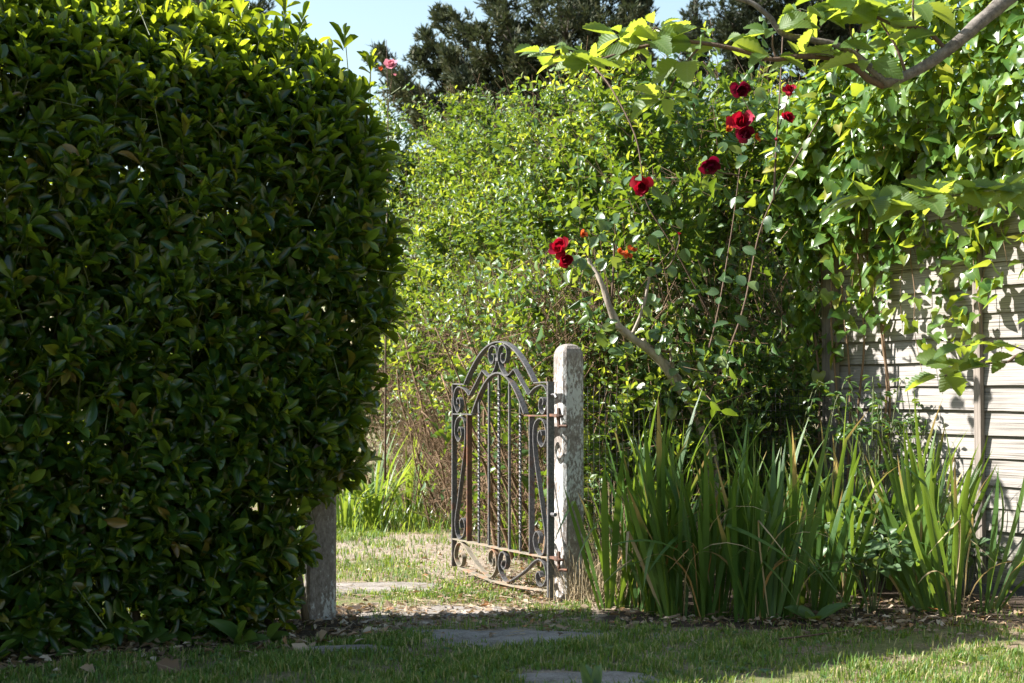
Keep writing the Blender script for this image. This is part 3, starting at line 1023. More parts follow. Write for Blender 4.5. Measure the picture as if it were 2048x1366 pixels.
def privet_shoots():
    Ps, Ds = [], []

    def sheet(A, B, inward, n, z0, z1, depth, seed, lowcut=.9, miter=1.3, zs=.95, rise=0.0, low=(.10, .30, .85)):
        L_ = np.linalg.norm(B - A)
        z = z0 + (z1 - z0) * rng.random(n) ** .75
        off = depth * np.clip((z - zs) / (z1 - zs), 0, 1.2) ** 1.15 - .10 * np.exp(-((z - 1.35) / .3) ** 2) + .50 * np.clip((1.15 - z) / .8, 0, 1)
        a0 = np.clip(off * miter / L_, 0, .9) - .03
        a_ = a0 + (1.02 - a0) * rng.random(n)
        clump = wob(a_ * L_ * 2.6, z * 3.1, 1.0, seed + 5) + .5 * wob(a_ * L_ * 6, z * 6, 1.0, seed)
        keep = (z > lowcut) | (rng.random(n) < np.interp(z, [0, .35, lowcut], low))
        bumps = .14 * np.sin(z * 9.5 + 2.5 * wob(a_ * L_ * 1.9, z * .5, 1, seed + 2)) + .26 * wob(a_ * L_ * 1.7, z * 2.0, 1.0, seed) + .18 * wob(a_ * L_ * 3.2, z * 4.0, 1.0, seed + 1)
        dep = np.minimum(rng.exponential(.12, n), .5)
        P = A + (B - A) * a_[:, None] + inward * (off - bumps + dep)[:, None] + ZUP * (z * (1 + rise / z1 * a_) + .06 * wob(a_ * L_ * 3, z, 1, seed) - dep * .3)[:, None]
        slope = np.clip((z - .8) / 1.2, 0, 1)
        D = -inward * (1 - .5 * slope)[:, None] + ZUP * (.35 + .9 * slope)[:, None] + np.array([-.35, 0, 0]) + rng.normal(0, .42, (n, 3))
        keep &= rng.random(n) < np.clip(.48 + 1.4 * clump, .02, 1)
        Ps.append(P[keep]); Ds.append(unit(D[keep]))
        nb_ = n // 6                                        # deep shaded growth inside
        q = rng.integers(0, n, nb_)
        Ps.append(P[q] + inward * rng.uniform(.35, .8, nb_)[:, None] - ZUP * .1); Ds.append(unit(rng.normal(0, 1, (nb_, 3)) + ZUP * .4))

    inA = unit(np.array([-.527, .85, 0]))
    inB = unit(np.array([.96, .27, 0]))
    inC = unit(np.array([.3, .95, 0]))
    sheet(PC0, PC1, inA, 6200, .15, 2.85, 2.1, 0.3)
    sheet(PC0, PC2, inB, 3900, .25, 2.80, .55, 1.7, 1.15, rise=.30, low=(.08, .28, .75))
    sheet(PC2 + np.array([1.0, .2, 0]), PC3, inC, 3600, .1, 3.65, .3, 4.0, .2, 0.0, 1.8)
    # rounded crown
    n = 3200
    a_ = rng.random(n); b_ = rng.random(n)
    P = PC0 + (PC1 - PC0) * a_[:, None] + (PC2 - PC0) * (b_ * (1 - .25 * a_))[:, None] + np.array([.75, 1.15, 0])
    z = 2.78 + .22 * b_ * (1 - .4 * a_) + .14 * wob(P[:, 0] * 1.3, P[:, 1] * 1.3, 1, .7) + .10 * wob(P[:, 0] * 4, P[:, 1] * 4, 1, .2) - np.minimum(rng.exponential(.10, n), .4)
    P[:, 2] = z
    D = ZUP + np.array([-.2, 0, 0]) + rng.normal(0, .4, (n, 3))
    Ps.append(P); Ds.append(unit(D))
    # leafy growth just behind the wire mesh
    n = 420
    f_ = rng.random(n)
    Pm = np.array([.36, 6.36, 0]) + (np.array([1.62, 7.32, 0]) - np.array([.36, 6.36, 0])) * f_[:, None] + HG * rng.uniform(-.04, .30, n)[:, None]
    Pm[:, 2] = rng.uniform(.25, 1.25, n)
    Ps.append(Pm); Ds.append(unit(rng.normal(0, .6, (n, 3)) + np.array([.1, -.6, .5])))
    n = 24
    Pm = np.array([at(rng.uniform(1345, 1440), rng.uniform(720, 930), rng.uniform(6.36, 6.52)) for _ in range(n)])
    Ps.append(Pm); Ds.append(unit(rng.normal(0, .6, (n, 3)) + np.array([-.2, -.5, .5])))
    # long whips standing out of the crown
    n = 150
    k = rng.integers(0, len(P), n)
    Ps.append(P[k] + ZUP * rng.uniform(.12, .32, n)[:, None]); Ds.append(unit(ZUP + rng.normal(0, .25, (n, 3))))
    # the corner by the gate post is rounded off
    return np.concatenate(Ps), np.concatenate(Ds)


privet = thing('privet_thicket', (.9, 7.5, 0), 'big sunlit thicket of small pale green leaves behind the gate and wire mesh', 'hedge')
pp, pd = privet_shoots()
pos, dr, nh, ln, kk = rosettes(pp, pd, 16, .36, .074, .036, 1.25, .6, opposite=True)
ln = ln * np.tile(np.clip(1.05 + .35 * wob(pp[:, 0] * 1.1, pp[:, 2] * 1.3 + pp[:, 1], 1, 2.2), .75, 1.35), 16)
sag = .55 * (1 - kk) ** 2                                  # the sprays arch over towards the tip
pos = pos + np.tile(np.stack([rng.normal(0, .10, len(pp)), rng.normal(0, .10, len(pp)), np.zeros(len(pp))], 1), (16, 1)) * (kk ** 2)[:, None] - ZUP * (.11 * kk ** 2)[:, None]
yn = wob(pp[:, 0] * 1.6 + pp[:, 1] * .9, pp[:, 2] * 2.2, 1.0, 1.1)
pale_tips = (kk > np.tile(.62 - .3 * np.clip(yn, -.6, 1), 16)) & (np.tile(rng.random(len(pp)), 16) < np.tile(np.clip(.50 + .65 * yn, .05, .97), 16))
foliage(privet, pos, dr, nh, ln, ln * .46, T_PRIVET, [M['privet'], M['privet_young']], pale_tips.astype(int), 300, cell=22,
        mask=lambda px, py: (px > 840) & (px < 1640) & (py > 120) & (py < 760))
g = Geo()
g.add(*stems_geo(pp - pd * rng.uniform(.2, .42, len(pp))[:, None], pp, .0018))
g.build('twigs', M['privet_stem'], privet)['kind'] = 'stuff'


def bare_stem(p0, lean, h, r, mat, root, name='stem', wig=.06):
    pts = [p0]
    n = 5
    for j in range(1, n + 1):
        f = j / n
        pts.append(p0 + lean * f + ZUP * h * f + np.array([random.uniform(-wig, wig), random.uniform(-wig, wig), 0]) * f)
    return Geo().add(*tube(catmull(pts, 3), [r, r * .75, r * .4], 5)).build(name, mat, root)


for k in range(70):
    f = random.random()
    if k < 36:
        p0 = PC0 + (PC2 - PC0) * f + np.array([random.uniform(.05, .5), random.uniform(-.05, .1), 0])
        lean = np.array([random.uniform(-.65, .15), random.uniform(-.2, .1), 0])
    else:
        p0 = PC0 + (PC1 - PC0) * f + HG * random.uniform(.05, .4)
        lean = np.array([random.uniform(-.35, .35), random.uniform(-.3, .1), 0])
    bare_stem(p0 - ZUP * .02, lean, random.uniform(.8, 1.35), random.uniform(.004, .013), M['privet_stem'], privet)
# dead twigs, uncountable, inside the lower thicket
n = 9000
f = rng.random(n)
side = rng.random(n) < .75
A = np.where(side[:, None], PC0 + (PC2 - PC0) * f[:, None] + np.array([1, .27, 0]) * rng.uniform(.05, .65, n)[:, None],
             PC0 + (PC1 - PC0) * f[:, None] + HG * rng.uniform(-.08, .5, n)[:, None])
A = A + ZUP * rng.uniform(.02, 1.35, n)[:, None]
B = A + np.stack([rng.normal(-.05, .12, n), rng.normal(0, .1, n), rng.normal(.16, .12, n)], 1)
g = Geo()
g.add(*stems_geo(A, B, .0022))
g.build('dead_twigs', M['privet_stem'], privet)['kind'] = 'stuff'

# ------------------------------------------------------------------ lap fence on the right
FL = np.array([1.655, 7.2, 0])               # far left corner of the panel
FD = np.array([.527, -.85, 0]); FD /= np.linalg.norm(FD)
FN = np.array([-FD[1], FD[0], 0]) * -1       # faces the garden (left and towards the camera)
if FN[0] > 0:
    FN = -FN
F_ROT = math.atan2(FD[1], FD[0])
panel = thing('lap_fence', (FL[0], FL[1], 0), 'weathered grey lap fence panel of horizontal boards with vertical battens right of the irises', 'fence')
BOARD_W, EXPO = .142, .110


def board_mesh(seed, length):
    r = random.Random(seed)
    n = 16
    V, T = [], []
    ph = r.uniform(0, 6)
    for i in range(n + 1):
        x = length * i / n
        wav = .004 * math.sin(x * 2.1 + ph) + .0015 * math.sin(x * 7 + ph * 2) + r.uniform(-.0012, .0012)
        bow = .004 * math.sin(x * 1.7 + ph)
        zb = wav
        zt = BOARD_W
        # y is outwards; the foot of each board stands proud of the board below
        for (y, z) in ((.020 + bow, zb), (.030 + bow, zb + .001), (.012 + bow * .5, zt), (.002, zt)):
            V.append((x, y, z))
    for i in range(n):
        for k in range(4):
            p, q = i * 4 + k, i * 4 + (k + 1) % 4
            T += quad(p, q, q + 4, p + 4)
    T += quad(0, 3, 2, 1) + quad(len(V) - 4, len(V) - 3, len(V) - 2, len(V) - 1)
    return mk_mesh('board', np.array(V), np.array(T)[:, ::-1], False, (M['board'],))


PANEL_W = 1.83
bmeshes = [board_mesh(k, PANEL_W) for k in range(6)]
# local frame of the panel: x along the fence, y outwards
F_MAT = Matrix([[FD[0], FN[0], 0, 0], [FD[1], FN[1], 0, 0], [0, 0, 1, 0], [0, 0, 0, 1]])
for k in range(18):
    o = link('board', bmeshes[k % 6], panel)
    tilt = rad(random.uniform(-.55, .55))
    o.matrix_basis = F_MAT @ Matrix.Translation((0, random.uniform(-.001, .001), .035 + k * EXPO + random.uniform(-.003, .003))) @ Matrix.Rotation(tilt, 4, 'Y')


def local_box(name, parent, mat, x, y, z, sx, sy, sz, bevel=.003):
    V, T = [], []
    nseg = 9
    for i in range(nseg):
        zz = z + sz * i / (nseg - 1)
        j = .0015 * math.sin(i * 2.3 + x * 7)
        for (a_, b_) in ((-1, -1), (1, -1), (1, 1), (-1, 1)):
            V.append((x + a_ * sx / 2 + j, y + b_ * sy / 2 + j * .5, zz))
    for i in range(nseg - 1):
        for k in range(4):
            p, q = i * 4 + k, i * 4 + (k + 1) % 4
            T += quad(p, q, q + 4, p + 4)
    T += quad(0, 3, 2, 1) + quad(len(V) - 4, len(V) - 3, len(V) - 2, len(V) - 1)
    o = link(name, mk_mesh(name, np.array(V), np.array(T), False, (mat,)), parent)
    o.matrix_basis = F_MAT
    return o


for x in (.018, .915, 1.812):
    local_box('batten', panel, M['post_wood'], x, .045, .03, .036, .026, 1.98)
local_box('rail', panel, M['post_wood'], .92, .02, 2.02, 1.83, .05, .03)
fpost = thing('fence_post', (FL[0], FL[1], 0), 'tall square wooden post rising out of the ivy at the far end of the fence', 'fence post')
local_box('post', fpost, M['post_wood'], -.045, .0, -.02, .075, .075, 2.53)
panel2 = thing('lap_fence', (FL[0] + FD[0] * 1.92, FL[1] + FD[1] * 1.92, 0), 'nearer weathered fence panel at the right edge of the picture', 'fence')
for k in range(18):
    o = link('board', bmeshes[(k + 3) % 6], panel2)
    o.matrix_basis = F_MAT @ Matrix.Translation((0, 0, .035 + k * EXPO)) @ Matrix.Rotation(rad(random.uniform(-.2, .2)), 4, 'Y')
for x in (.018, .915, 1.812):
    local_box('batten', panel2, M['post_wood'], x, .045, .03, .036, .026, 1.98)

# ------------------------------------------------------------------ wire mesh between gate post and fence
MS = np.array([.31, 6.17, 0])
ME = np.array([1.60, 7.20, 0])
MD = unit(ME - MS)
mlen = float(np.linalg.norm(ME - MS))
mesh_f = thing('wire_mesh', (MS[0], MS[1], 0), 'black square wire mesh stretched from the concrete gate post to the fence', 'wire mesh')
hv = Geo().add(*tube(np.array([MS * 0, MD * mlen * .34 + ZUP * -.006, MD * mlen * .68 + ZUP * -.004, MD * mlen]), .0013, 4))
h_me = mk_mesh('wire', np.concatenate(hv.V), np.concatenate(hv.T), False, (M['wire'],))
vv = tube(np.array([ZUP * 0, MD * .002 + ZUP * .45, ZUP * .90]), .0013, 4)
v_me = mk_mesh('wire', vv[0], vv[1], False, (M['wire'],))
for k in range(27):
    o = link('wire', h_me, mesh_f)
    o.location = (0, 0, .02 + k * .034)
for k in range(int(mlen / .034)):
    o = link('wire', v_me, mesh_f)
    p = MD * (.02 + k * .034) + np.array([0.003, -.003, 0])
    o.location = (p[0], p[1], .01)

# ------------------------------------------------------------------ ivy over the fence
IVY_OUT = [(.03, -.02), (.26, -.17), (.45, -.08), (.50, .12), (.42, .36), (.24, .66), (.10, .88), (.0, 1.0)]
IVY_OUT2 = [(.03, -.02), (.30, -.13), (.46, .05), (.44, .24), (.30, .42), (.28, .55), (.12, .82), (.0, 1.0)]
T_IVY = [leaf_template(IVY_OUT, .28, .20), leaf_template(IVY_OUT, .12, .34, .1), leaf_template(IVY_OUT2, .3, .16, -.1), leaf_template(IVY_OUT, .4, .1, 0, .06)]
ivy = thing('ivy', (2.0, 6.6, 0), 'glossy heart-shaped ivy spilling over the wooden fence and trailing down its boards', 'ivy')
n = 8200
s = rng.uniform(-.25, 3.0, n)
u = rng.random(n)
hem = np.interp(s, [-.25, 0, .1, .35, .6, .75, .95, 1.2, 1.5, 3], [.75, .8, 1.1, 1.15, 1.02, 1.05, 1.2, 1.18, 1.1, 1.1]) + .10 * wob(s * 4, s * 2)
topz = np.interp(s, [-.25, .0, .4, .9, 1.4, 3], [2.35, 2.45, 2.60, 2.85, 3.0, 3.1])
f = u ** .72
z = hem + (topz - hem) * f
keep = rng.random(n) < np.interp(z - hem, [0, .3, .6, .9], [.22, .36, .60, 1]) * np.clip(1 + .9 * wob(s * 5, z * 1.2, 1, 3), .15, 1.6)
s, z, hem = s[keep], z[keep], hem[keep]
n = len(s)
bulge = np.interp(z, [1.1, 1.6, 1.9, 2.2, 2.6, 3.1], [.05, .08, .20, .30, .22, -.05]) * (1 + .45 * wob(s * 2.2, z * 2.4, 1, .5))
outw = .055 + bulge * rng.random(n) ** .5 + .05 * wob(s * 6, z * 5)
P = FL + FD * s[:, None] + FN * outw[:, None] + ZUP * z[:, None]
D = -ZUP * .75 + FN * .45 + rng.normal(0, .6, (n, 3))
NHd = FN * .7 + ZUP * .8 + rng.normal(0, .5, (n, 3))
Ls = rng.uniform(.036, .086, n)
foliage(ivy, P, D, NHd, Ls, Ls * .95, T_IVY, M['ivy'], None, 300, cell=24, mask=lambda px, py: (px > 1650))
# shaded leaves close to the boards and inside the mound
n = 3000
s = rng.uniform(-.3, 3.0, n)
topz = np.interp(s, [-.25, .0, .4, .9, 1.4, 3], [2.30, 2.40, 2.55, 2.80, 2.95, 3.1])
z = 1.78 + (topz - 1.78) * rng.random(n)
P = FL + FD * s[:, None] + FN * rng.uniform(-.35, .10, n)[:, None] * np.where(z < 2.05, 0, 1)[:, None] + FN * np.where(z < 2.05, .07, 0)[:, None] + ZUP * z[:, None]
Ls = rng.uniform(.045, .08, n)
foliage(ivy, P, rng.normal(0, 1, (n, 3)) - ZUP * .5, FN + rng.normal(0, .6, (n, 3)), Ls, Ls * .95, T_IVY, M['ivy'], None, 0)
# top and back of the mound
n = 1500
s = rng.uniform(-.2, 3.0, n)
b = rng.uniform(-.35, .9, n)
topz = np.interp(s, [-.25, .0, .4, .9, 1.4, 3], [2.30, 2.40, 2.55, 2.80, 2.95, 3.1])
P = FL + FD * s[:, None] - FN * b[:, None] + ZUP * (topz - .2 * (b - .1) ** 2 + .12 * wob(s * 3, b * 3) - np.minimum(rng.exponential(.12, n), .5))[:, None]
D = rng.normal(0, .6, (n, 3)) + FN * .4
NHd = ZUP + rng.normal(0, .4, (n, 3))
Ls = rng.uniform(.045, .08, n)
foliage(ivy, P, D, NHd, Ls, Ls * .95, T_IVY, M['ivy'], None, 0)
g = Geo()
for k in range(46):
    s0 = random.uniform(-.15, 2.2)
    z0 = random.uniform(1.9, 2.5)
    pts = [FL + FD * s0 + FN * .07 + ZUP * z0]
    for j in range(5):
        pts.append(pts[-1] + FD * random.uniform(-.08, .08) + FN * random.uniform(-.012, .012) - ZUP * random.uniform(.1, .24))
    g.add(*tube(catmull(pts, 3), [.0035, .0025, .0012], 4))
for k in range(6):
    s0 = -.05 + k * .08
    pts = [FL + FD * s0 + FN * .06 - ZUP * .0]
    for j in range(7):
        pts.append(pts[-1] + FD * random.uniform(-.05, .05) + FN * random.uniform(-.01, .012) + ZUP * random.uniform(.25, .35))
    g.add(*tube(catmull(pts, 3), [.009, .006, .003], 5))
g.build('stems', M['privet_stem'], ivy)['kind'] = 'stuff'

# ------------------------------------------------------------------ irises
def blade_template(h_bend, bend, width_tip=.0, fold=.25, kink=None, n=9):
    """sword leaf along +y, bending towards +z"""
    pts = []
    y = z = 0.0
    ang = 0.0
    for i in range(n + 1):
        t = i / n
        w = .5 * min(1.0, .55 + t * 1.2) * (1 - max(0, (t - .55) / .45) ** 1.7)
        pts.append((y, z, w, t))
        ang += (bend / n) * (0 if t < h_bend else 1)
        if kink and abs(t - kink[0]) < .5 / n:
            ang += kink[1]
        y += math.cos(ang) / n
        z += math.sin(ang) / n
    V, E, T = [], [], []
    for (y, z, w, t) in pts:
        V += [(0, y, z), (w, y, z + fold * w * .02), (-w, y, z + fold * w * .02)]
        E += [t, t, t]
    for i in range(n):
        a_, b_ = i * 3, i * 3 + 3
        T += quad(a_, a_ + 1, b_ + 1, b_) + quad(a_ + 2, a_, b_, b_ + 2)
    return np.array(V), np.array(T), np.array(E)


T_BLADE = [blade_template(.2, .15), blade_template(.3, .4), blade_template(.4, 1.1), blade_template(.55, 2.0), blade_template(.35, .8), blade_template(.4, .25),
           blade_template(.3, .6), blade_template(.5, 1.6), blade_template(.45, .9), blade_template(.25, .3, kink=(.78, .7))]
T_DROOP = [blade_template(.25, 2.6), blade_template(.3, 1.0, kink=(.55, 1.7)), blade_template(.4, .5, kink=(.7, 2.0)), blade_template(.2, 2.0)]


def blades(root, P, D, NH, L, W, temps, mat, name='blade'):
    base = np.array(root['_base'])
    x, y, z = frames(D, NH)
    for i in range(len(P)):
        o = bpy.data.objects.new(name, template_mesh(name, temps[random.randrange(len(temps))], mat))
        Mx = np.stack([x[i] * W[i], y[i] * L[i], z[i] * L[i]], -1)
        o.matrix_basis = Matrix([[*Mx[r], P[i][r] - base[r]] for r in range(3)] + [[0, 0, 0, 1]])
        o.parent = root
        col.objects.link(o)


IRIS = [
    # px, py of the foot, blades, height, spread, label
    (1242, 1216, 18, .70, .30, 'iris clump leaning over the foot of the concrete gate post'),
    (1285, 1222, 25, .82, .22, 'dense dark iris clump, second from the gate post'),
    (1365, 1232, 27, .84, .18, 'tall iris clump below the red rose trunk, third from the gate post'),
    (1440, 1238, 25, .82, .18, 'iris clump with upright pointed blades in the middle of the row'),
    (1520, 1240, 21, .74, .24, 'iris clump right of the middle of the row, front blades bent down'),
    (1600, 1228, 19, .74, .26, 'iris clump left of the low bramble'),
    (1650, 1215, 18, .70, .28, 'iris clump at the left side of the low bramble, with bent blades'),
    (1690, 1188, 22, .78, .26, 'iris clump behind the low bramble, with yellowing tips'),
    (1835, 1212, 18, .74, .28, 'iris clump between the low bramble and the end clump'),
    (1770, 1180, 20, .76, .26, 'iris clump between bramble and fence boards, with brown tips'),
    (1925, 1228, 20, .82, .30, 'iris clump standing alone at the right end of the row by the fence gap'),
    (1255, 1155, 13, .80, .20, 'rear iris clump close to the wire mesh beside the gate post'),
    (1370, 1150, 14, .80, .20, 'rear iris clump in front of the middle of the wire mesh'),
    (1490, 1150, 14, .80, .22, 'rear iris clump in front of the right part of the wire mesh'),
    (1610, 1150, 14, .80, .22, 'rear iris clump at the foot of the tall fence post'),
    (1850, 1175, 12, .72, .26, 'small iris clump against the fence below the batten'),
]
for (px, py, nb, hgt, spread, lab) in IRIS:
    nb = int(nb * 1.7)
    c = gnd(px, py)
    root = thing('iris_clump', c, lab, 'iris', 'irises along the foot of the mesh and fence')
    P, D, NH, Lh, W_ = [], [], [], [], []
    nf = max(3, nb // 6)
    for f_ in range(nf):
        fc = c + np.array([random.uniform(-.13, .13), random.uniform(-.09, .09), -.01])
        phi = random.gauss(0, .65)
        fx = np.array([math.cos(phi), math.sin(phi), 0])
        fy = np.array([math.sin(phi), -math.cos(phi), 0])
        tilt = np.array([(fc[0] - c[0]) / .13 * spread * .7, (fc[1] - c[1]) / .09 * spread * .5 - .06, 0]) + rng.normal(0, .06, 3) * (1, 1, 0)
        if px < 1230:
            tilt[0] -= random.uniform(-.05, .18)
        m_ = random.randint(5, 8)
        for j in range(m_):
            o_ = (j - (m_ - 1) / 2) / (m_ / 2)
            P.append(fc + fx * o_ * .035)
            D.append(ZUP + fx * (o_ * spread * 1.15 + random.gauss(0, .06)) + tilt + fy * random.gauss(0, .07))
            NH.append(fy * (1 if random.random() < .7 else -1) + fx * (np.sign(o_) * .5 + random.gauss(0, .35)))
            Lh.append(hgt * (1.12 - .36 * abs(o_)) * random.uniform(.68, 1.1))
            W_.append(random.uniform(.015, .030))
    P, D, NH, Lh, W_ = map(np.array, (P, D, NH, Lh, W_))
    nn_ = len(P)
    idx = rng.permutation(nn_)
    nd = max(4, nn_ // 4)
    k1, rest_ = idx[:nd], idx[nd:]
    blades(root, P[rest_], D[rest_], NH[rest_], Lh[rest_], W_[rest_], T_BLADE, M['iris'])
    ka, kb = k1[:nd // 2 + 1], k1[nd // 2 + 1:]
    NHd = np.stack([np.sign(D[:, 0] + .01) * 1.0, np.full(nn_, -.8), np.zeros(nn_)], 1) + rng.normal(0, .35, (nn_, 3))
    blades(root, P[ka], D[ka] + rng.normal(0, .2, (len(ka), 3)) * (1, 1, 0), NHd[ka], Lh[ka] * .85, W_[ka] * .5, T_DROOP, M['iris_dry'])
    blades(root, P[kb], D[kb] + rng.normal(0, .2, (len(kb), 3)) * (1, 1, 0), NHd[kb], Lh[kb], W_[kb] * .9, T_DROOP, M['iris'])

# ------------------------------------------------------------------ climbing rose
T_OVAL = [leaf_template([(.02, 0), (.28, .1), (.46, .35), (.46, .55), (.28, .82), (.0, 1.0)], f, c) for f, c in ((.3, .12), (.15, .25), (.45, .08))]
T_PETAL = [leaf_template([(.06, 0), (.30, .2), (.5, .55), (.52, .8), (.36, .98), (.0, 1.02)], f, c) for f, c in ((.45, -.45), (.3, -.25), (.6, -.6), (.25, .25))]


def flower(root, p, face, size, mat, npet=15, name='flower'):
    """a many-petalled bloom: petals are pieces of the flower"""
    base = np.array(root['_base'])
    fl = bpy.data.objects.new(name, None)
    fl.location = tuple(p - base)
    fl.parent = root
    col.objects.link(fl)
    F = unit(face)
    U = unit(np.cross(F, [.3, .2, .9]))
    Wv = np.cross(F, U)
    for i in range(npet):
        s = i / npet
        ph = i * 2.399 + random.uniform(-.3, .3)
        tilt = .12 + 1.45 * s ** 1.1 + random.uniform(-.22, .22)
        rad_ = U * math.cos(ph) + Wv * math.sin(ph)
        dd = F * math.cos(tilt) + rad_ * math.sin(tilt)
        nn = F * math.sin(tilt) - rad_ * math.cos(tilt)
        L_ = size * (.36 + .22 * s) * random.uniform(.88, 1.12)
        x, y, z = frames(dd[None], nn[None])
        Mx = np.stack([x[0] * L_ * random.uniform(.85, 1.1), y[0] * L_, z[0] * L_], -1)
        q = rad_ * size * .03 * s
        o = bpy.data.objects.new('petal', template_mesh('petal', T_PETAL[random.randrange(4)], mat))
        o.matrix_basis = Matrix([[*Mx[r], q[r]] for r in range(3)] + [[0, 0, 0, 1]])
        o.parent = fl
        col.objects.link(o)
    return fl


RY = 6.55
rose = thing('climbing_rose', gnd(1400, 1165), 'old climbing rose with bent pale trunk and dark red blooms behind the wire mesh', 'rose')


def px_tube(name, pts, r, mat, root, per=5, sides=6, jit=0.0):
    P = [at(*p) for p in pts]
    return Geo().add(*tube(catmull(P, per), r, sides, jit)).build(name, mat, root)


px_tube('trunk', [(1425, 1165, 6.62), (1420, 960, 6.62), (1395, 840, 6.6), (1350, 765, 6.55), (1312, 712, 6.5), (1268, 678, 6.45), (1240, 655, 6.42), (1222, 622, 6.4), (1210, 585, 6.4),
                  (1198, 555, 6.4), (1182, 530, 6.42), (1176, 516, 6.42)], [.021, .020, .019, .017, .0115, .007], M['rose_bark'], rose, 5, 8, .12)
px_tube('trunk', [(1440, 1165, 6.7), (1428, 900, 6.7), (1392, 810, 6.66), (1345, 740, 6.6), (1305, 700, 6.55), (1285, 680, 6.5)], [.017, .016, .013, .011], M['rose_bark'], rose, 5, 7, .12)
for pts, r in (
    ([(1245, 660, 6.42), (1225, 652, 6.38), (1208, 655, 6.36), (1196, 648, 6.34)], [.010, .008, .005]),
    ([(1208, 655, 6.36), (1203, 643, 6.36)], [.005, .003]),
    ([(1222, 615, 6.4), (1226, 560, 6.38), (1229, 482, 6.38)], [.007, .005, .0045]),
    ([(1262, 675, 6.45), (1285, 620, 6.4), (1298, 560, 6.4), (1303, 525, 6.42)], [.009, .007, .004]),
    ([(1303, 545, 6.42), (1335, 535, 6.4), (1352, 505, 6.4), (1358, 470, 6.42), (1330, 445, 6.44)], [.004, .003, .002]),
    ([(1350, 760, 6.55), (1343, 715, 6.5), (1341, 690, 6.5), (1340, 660, 6.5)], [.011, .008, .004]),
    ([(1345, 705, 6.5), (1320, 700, 6.48), (1300, 690, 6.46)], [.008, .006, .004]),
    ([(1385, 800, 6.6), (1430, 650, 6.75), (1462, 470, 6.9), (1478, 350, 6.95), (1487, 270, 6.9)], [.0045, .003, .002]),
    ([(1400, 830, 6.62), (1480, 640, 6.75), (1515, 480, 6.9), (1545, 400, 6.9), (1590, 320, 6.85), (1640, 235, 6.85)], [.0055, .004, .003]),
    ([(1478, 350, 6.6), (1440, 345, 6.55), (1420, 332, 6.52)], [.004, .003, .002]),
    ([(1548, 400, 6.58), (1552, 300, 6.6), (1560, 180, 6.66), (1566, 60, 6.75)], [.006, .004, .003]),
    ([(1485, 280, 6.62), (1500, 230, 6.66), (1482, 190, 6.66)], [.0035, .002]),
    ([(1560, 250, 6.62), (1572, 210, 6.66), (1580, 185, 6.66)], [.003, .002]),
    ([(1430, 650, 6.55), (1350, 500, 6.5), (1300, 420, 6.5), (1286, 380, 6.5)], [.004, .003, .002]),
    ([(1285, 350, 6.5), (1270, 270, 6.55), (1225, 180, 6.65), (1190, 135, 6.75)], [.003, .004, .0045]),
    ([(1178, 520, 6.42), (1160, 490, 6.4), (1145, 478, 6.36), (1136, 490, 6.32)], [.004, .003, .002]),
):
    px_tube('branch', pts, r, M['rose_bark'] if r[0] > .0085 else M['twig_bark'], rose, 4, 5)
for (px, py, Y, face, size) in (
    (1128, 500, 6.30, (-.55, -.75, .35), .105), (1131, 517, 6.28, (.1, -.9, -.35), .075), (1284, 370, 6.46, (-.2, -.9, -.3), .085), (1418, 328, 6.48, (.1, -.7, -.6), .085),
    (1484, 250, 6.56, (-.3, -.8, .4), .105), (1488, 266, 6.54, (.1, -.9, -.4), .075), (1480, 178, 6.60, (.1, -.8, -.4), .085), (1580, 180, 6.60, (-.3, -.8, .3), .05), (1574, 237, 6.56, (.2, -.8, .2), .06),
):
    flower(rose, at(px, py, Y), np.array(face), size, M['dark_red_petal' if (px, py) in ((1418, 328), (1480, 178), (1488, 266)) else 'red_petal'], 22)
for (px, py, Y) in ((1500, 232, 6.62), (1552, 282, 6.58), (1358, 470, 6.42), (1305, 522, 6.42)):
    flower(rose, at(px, py, Y), np.array((0, -.2, 1.0)), .026, M['red_petal'], 6, 'bud')
for (px, py, Y) in ((1238, 506, 6.36), (1264, 500, 6.36), (1255, 512, 6.36), (1455, 262, 6.52), (1512, 278, 6.52), (1166, 470, 6.36)):
    flower(rose, at(px, py, Y), np.array((random.uniform(-.4, .4), -.8, .3)), .045, M['spent_petal'], 6, 'spent_flower')
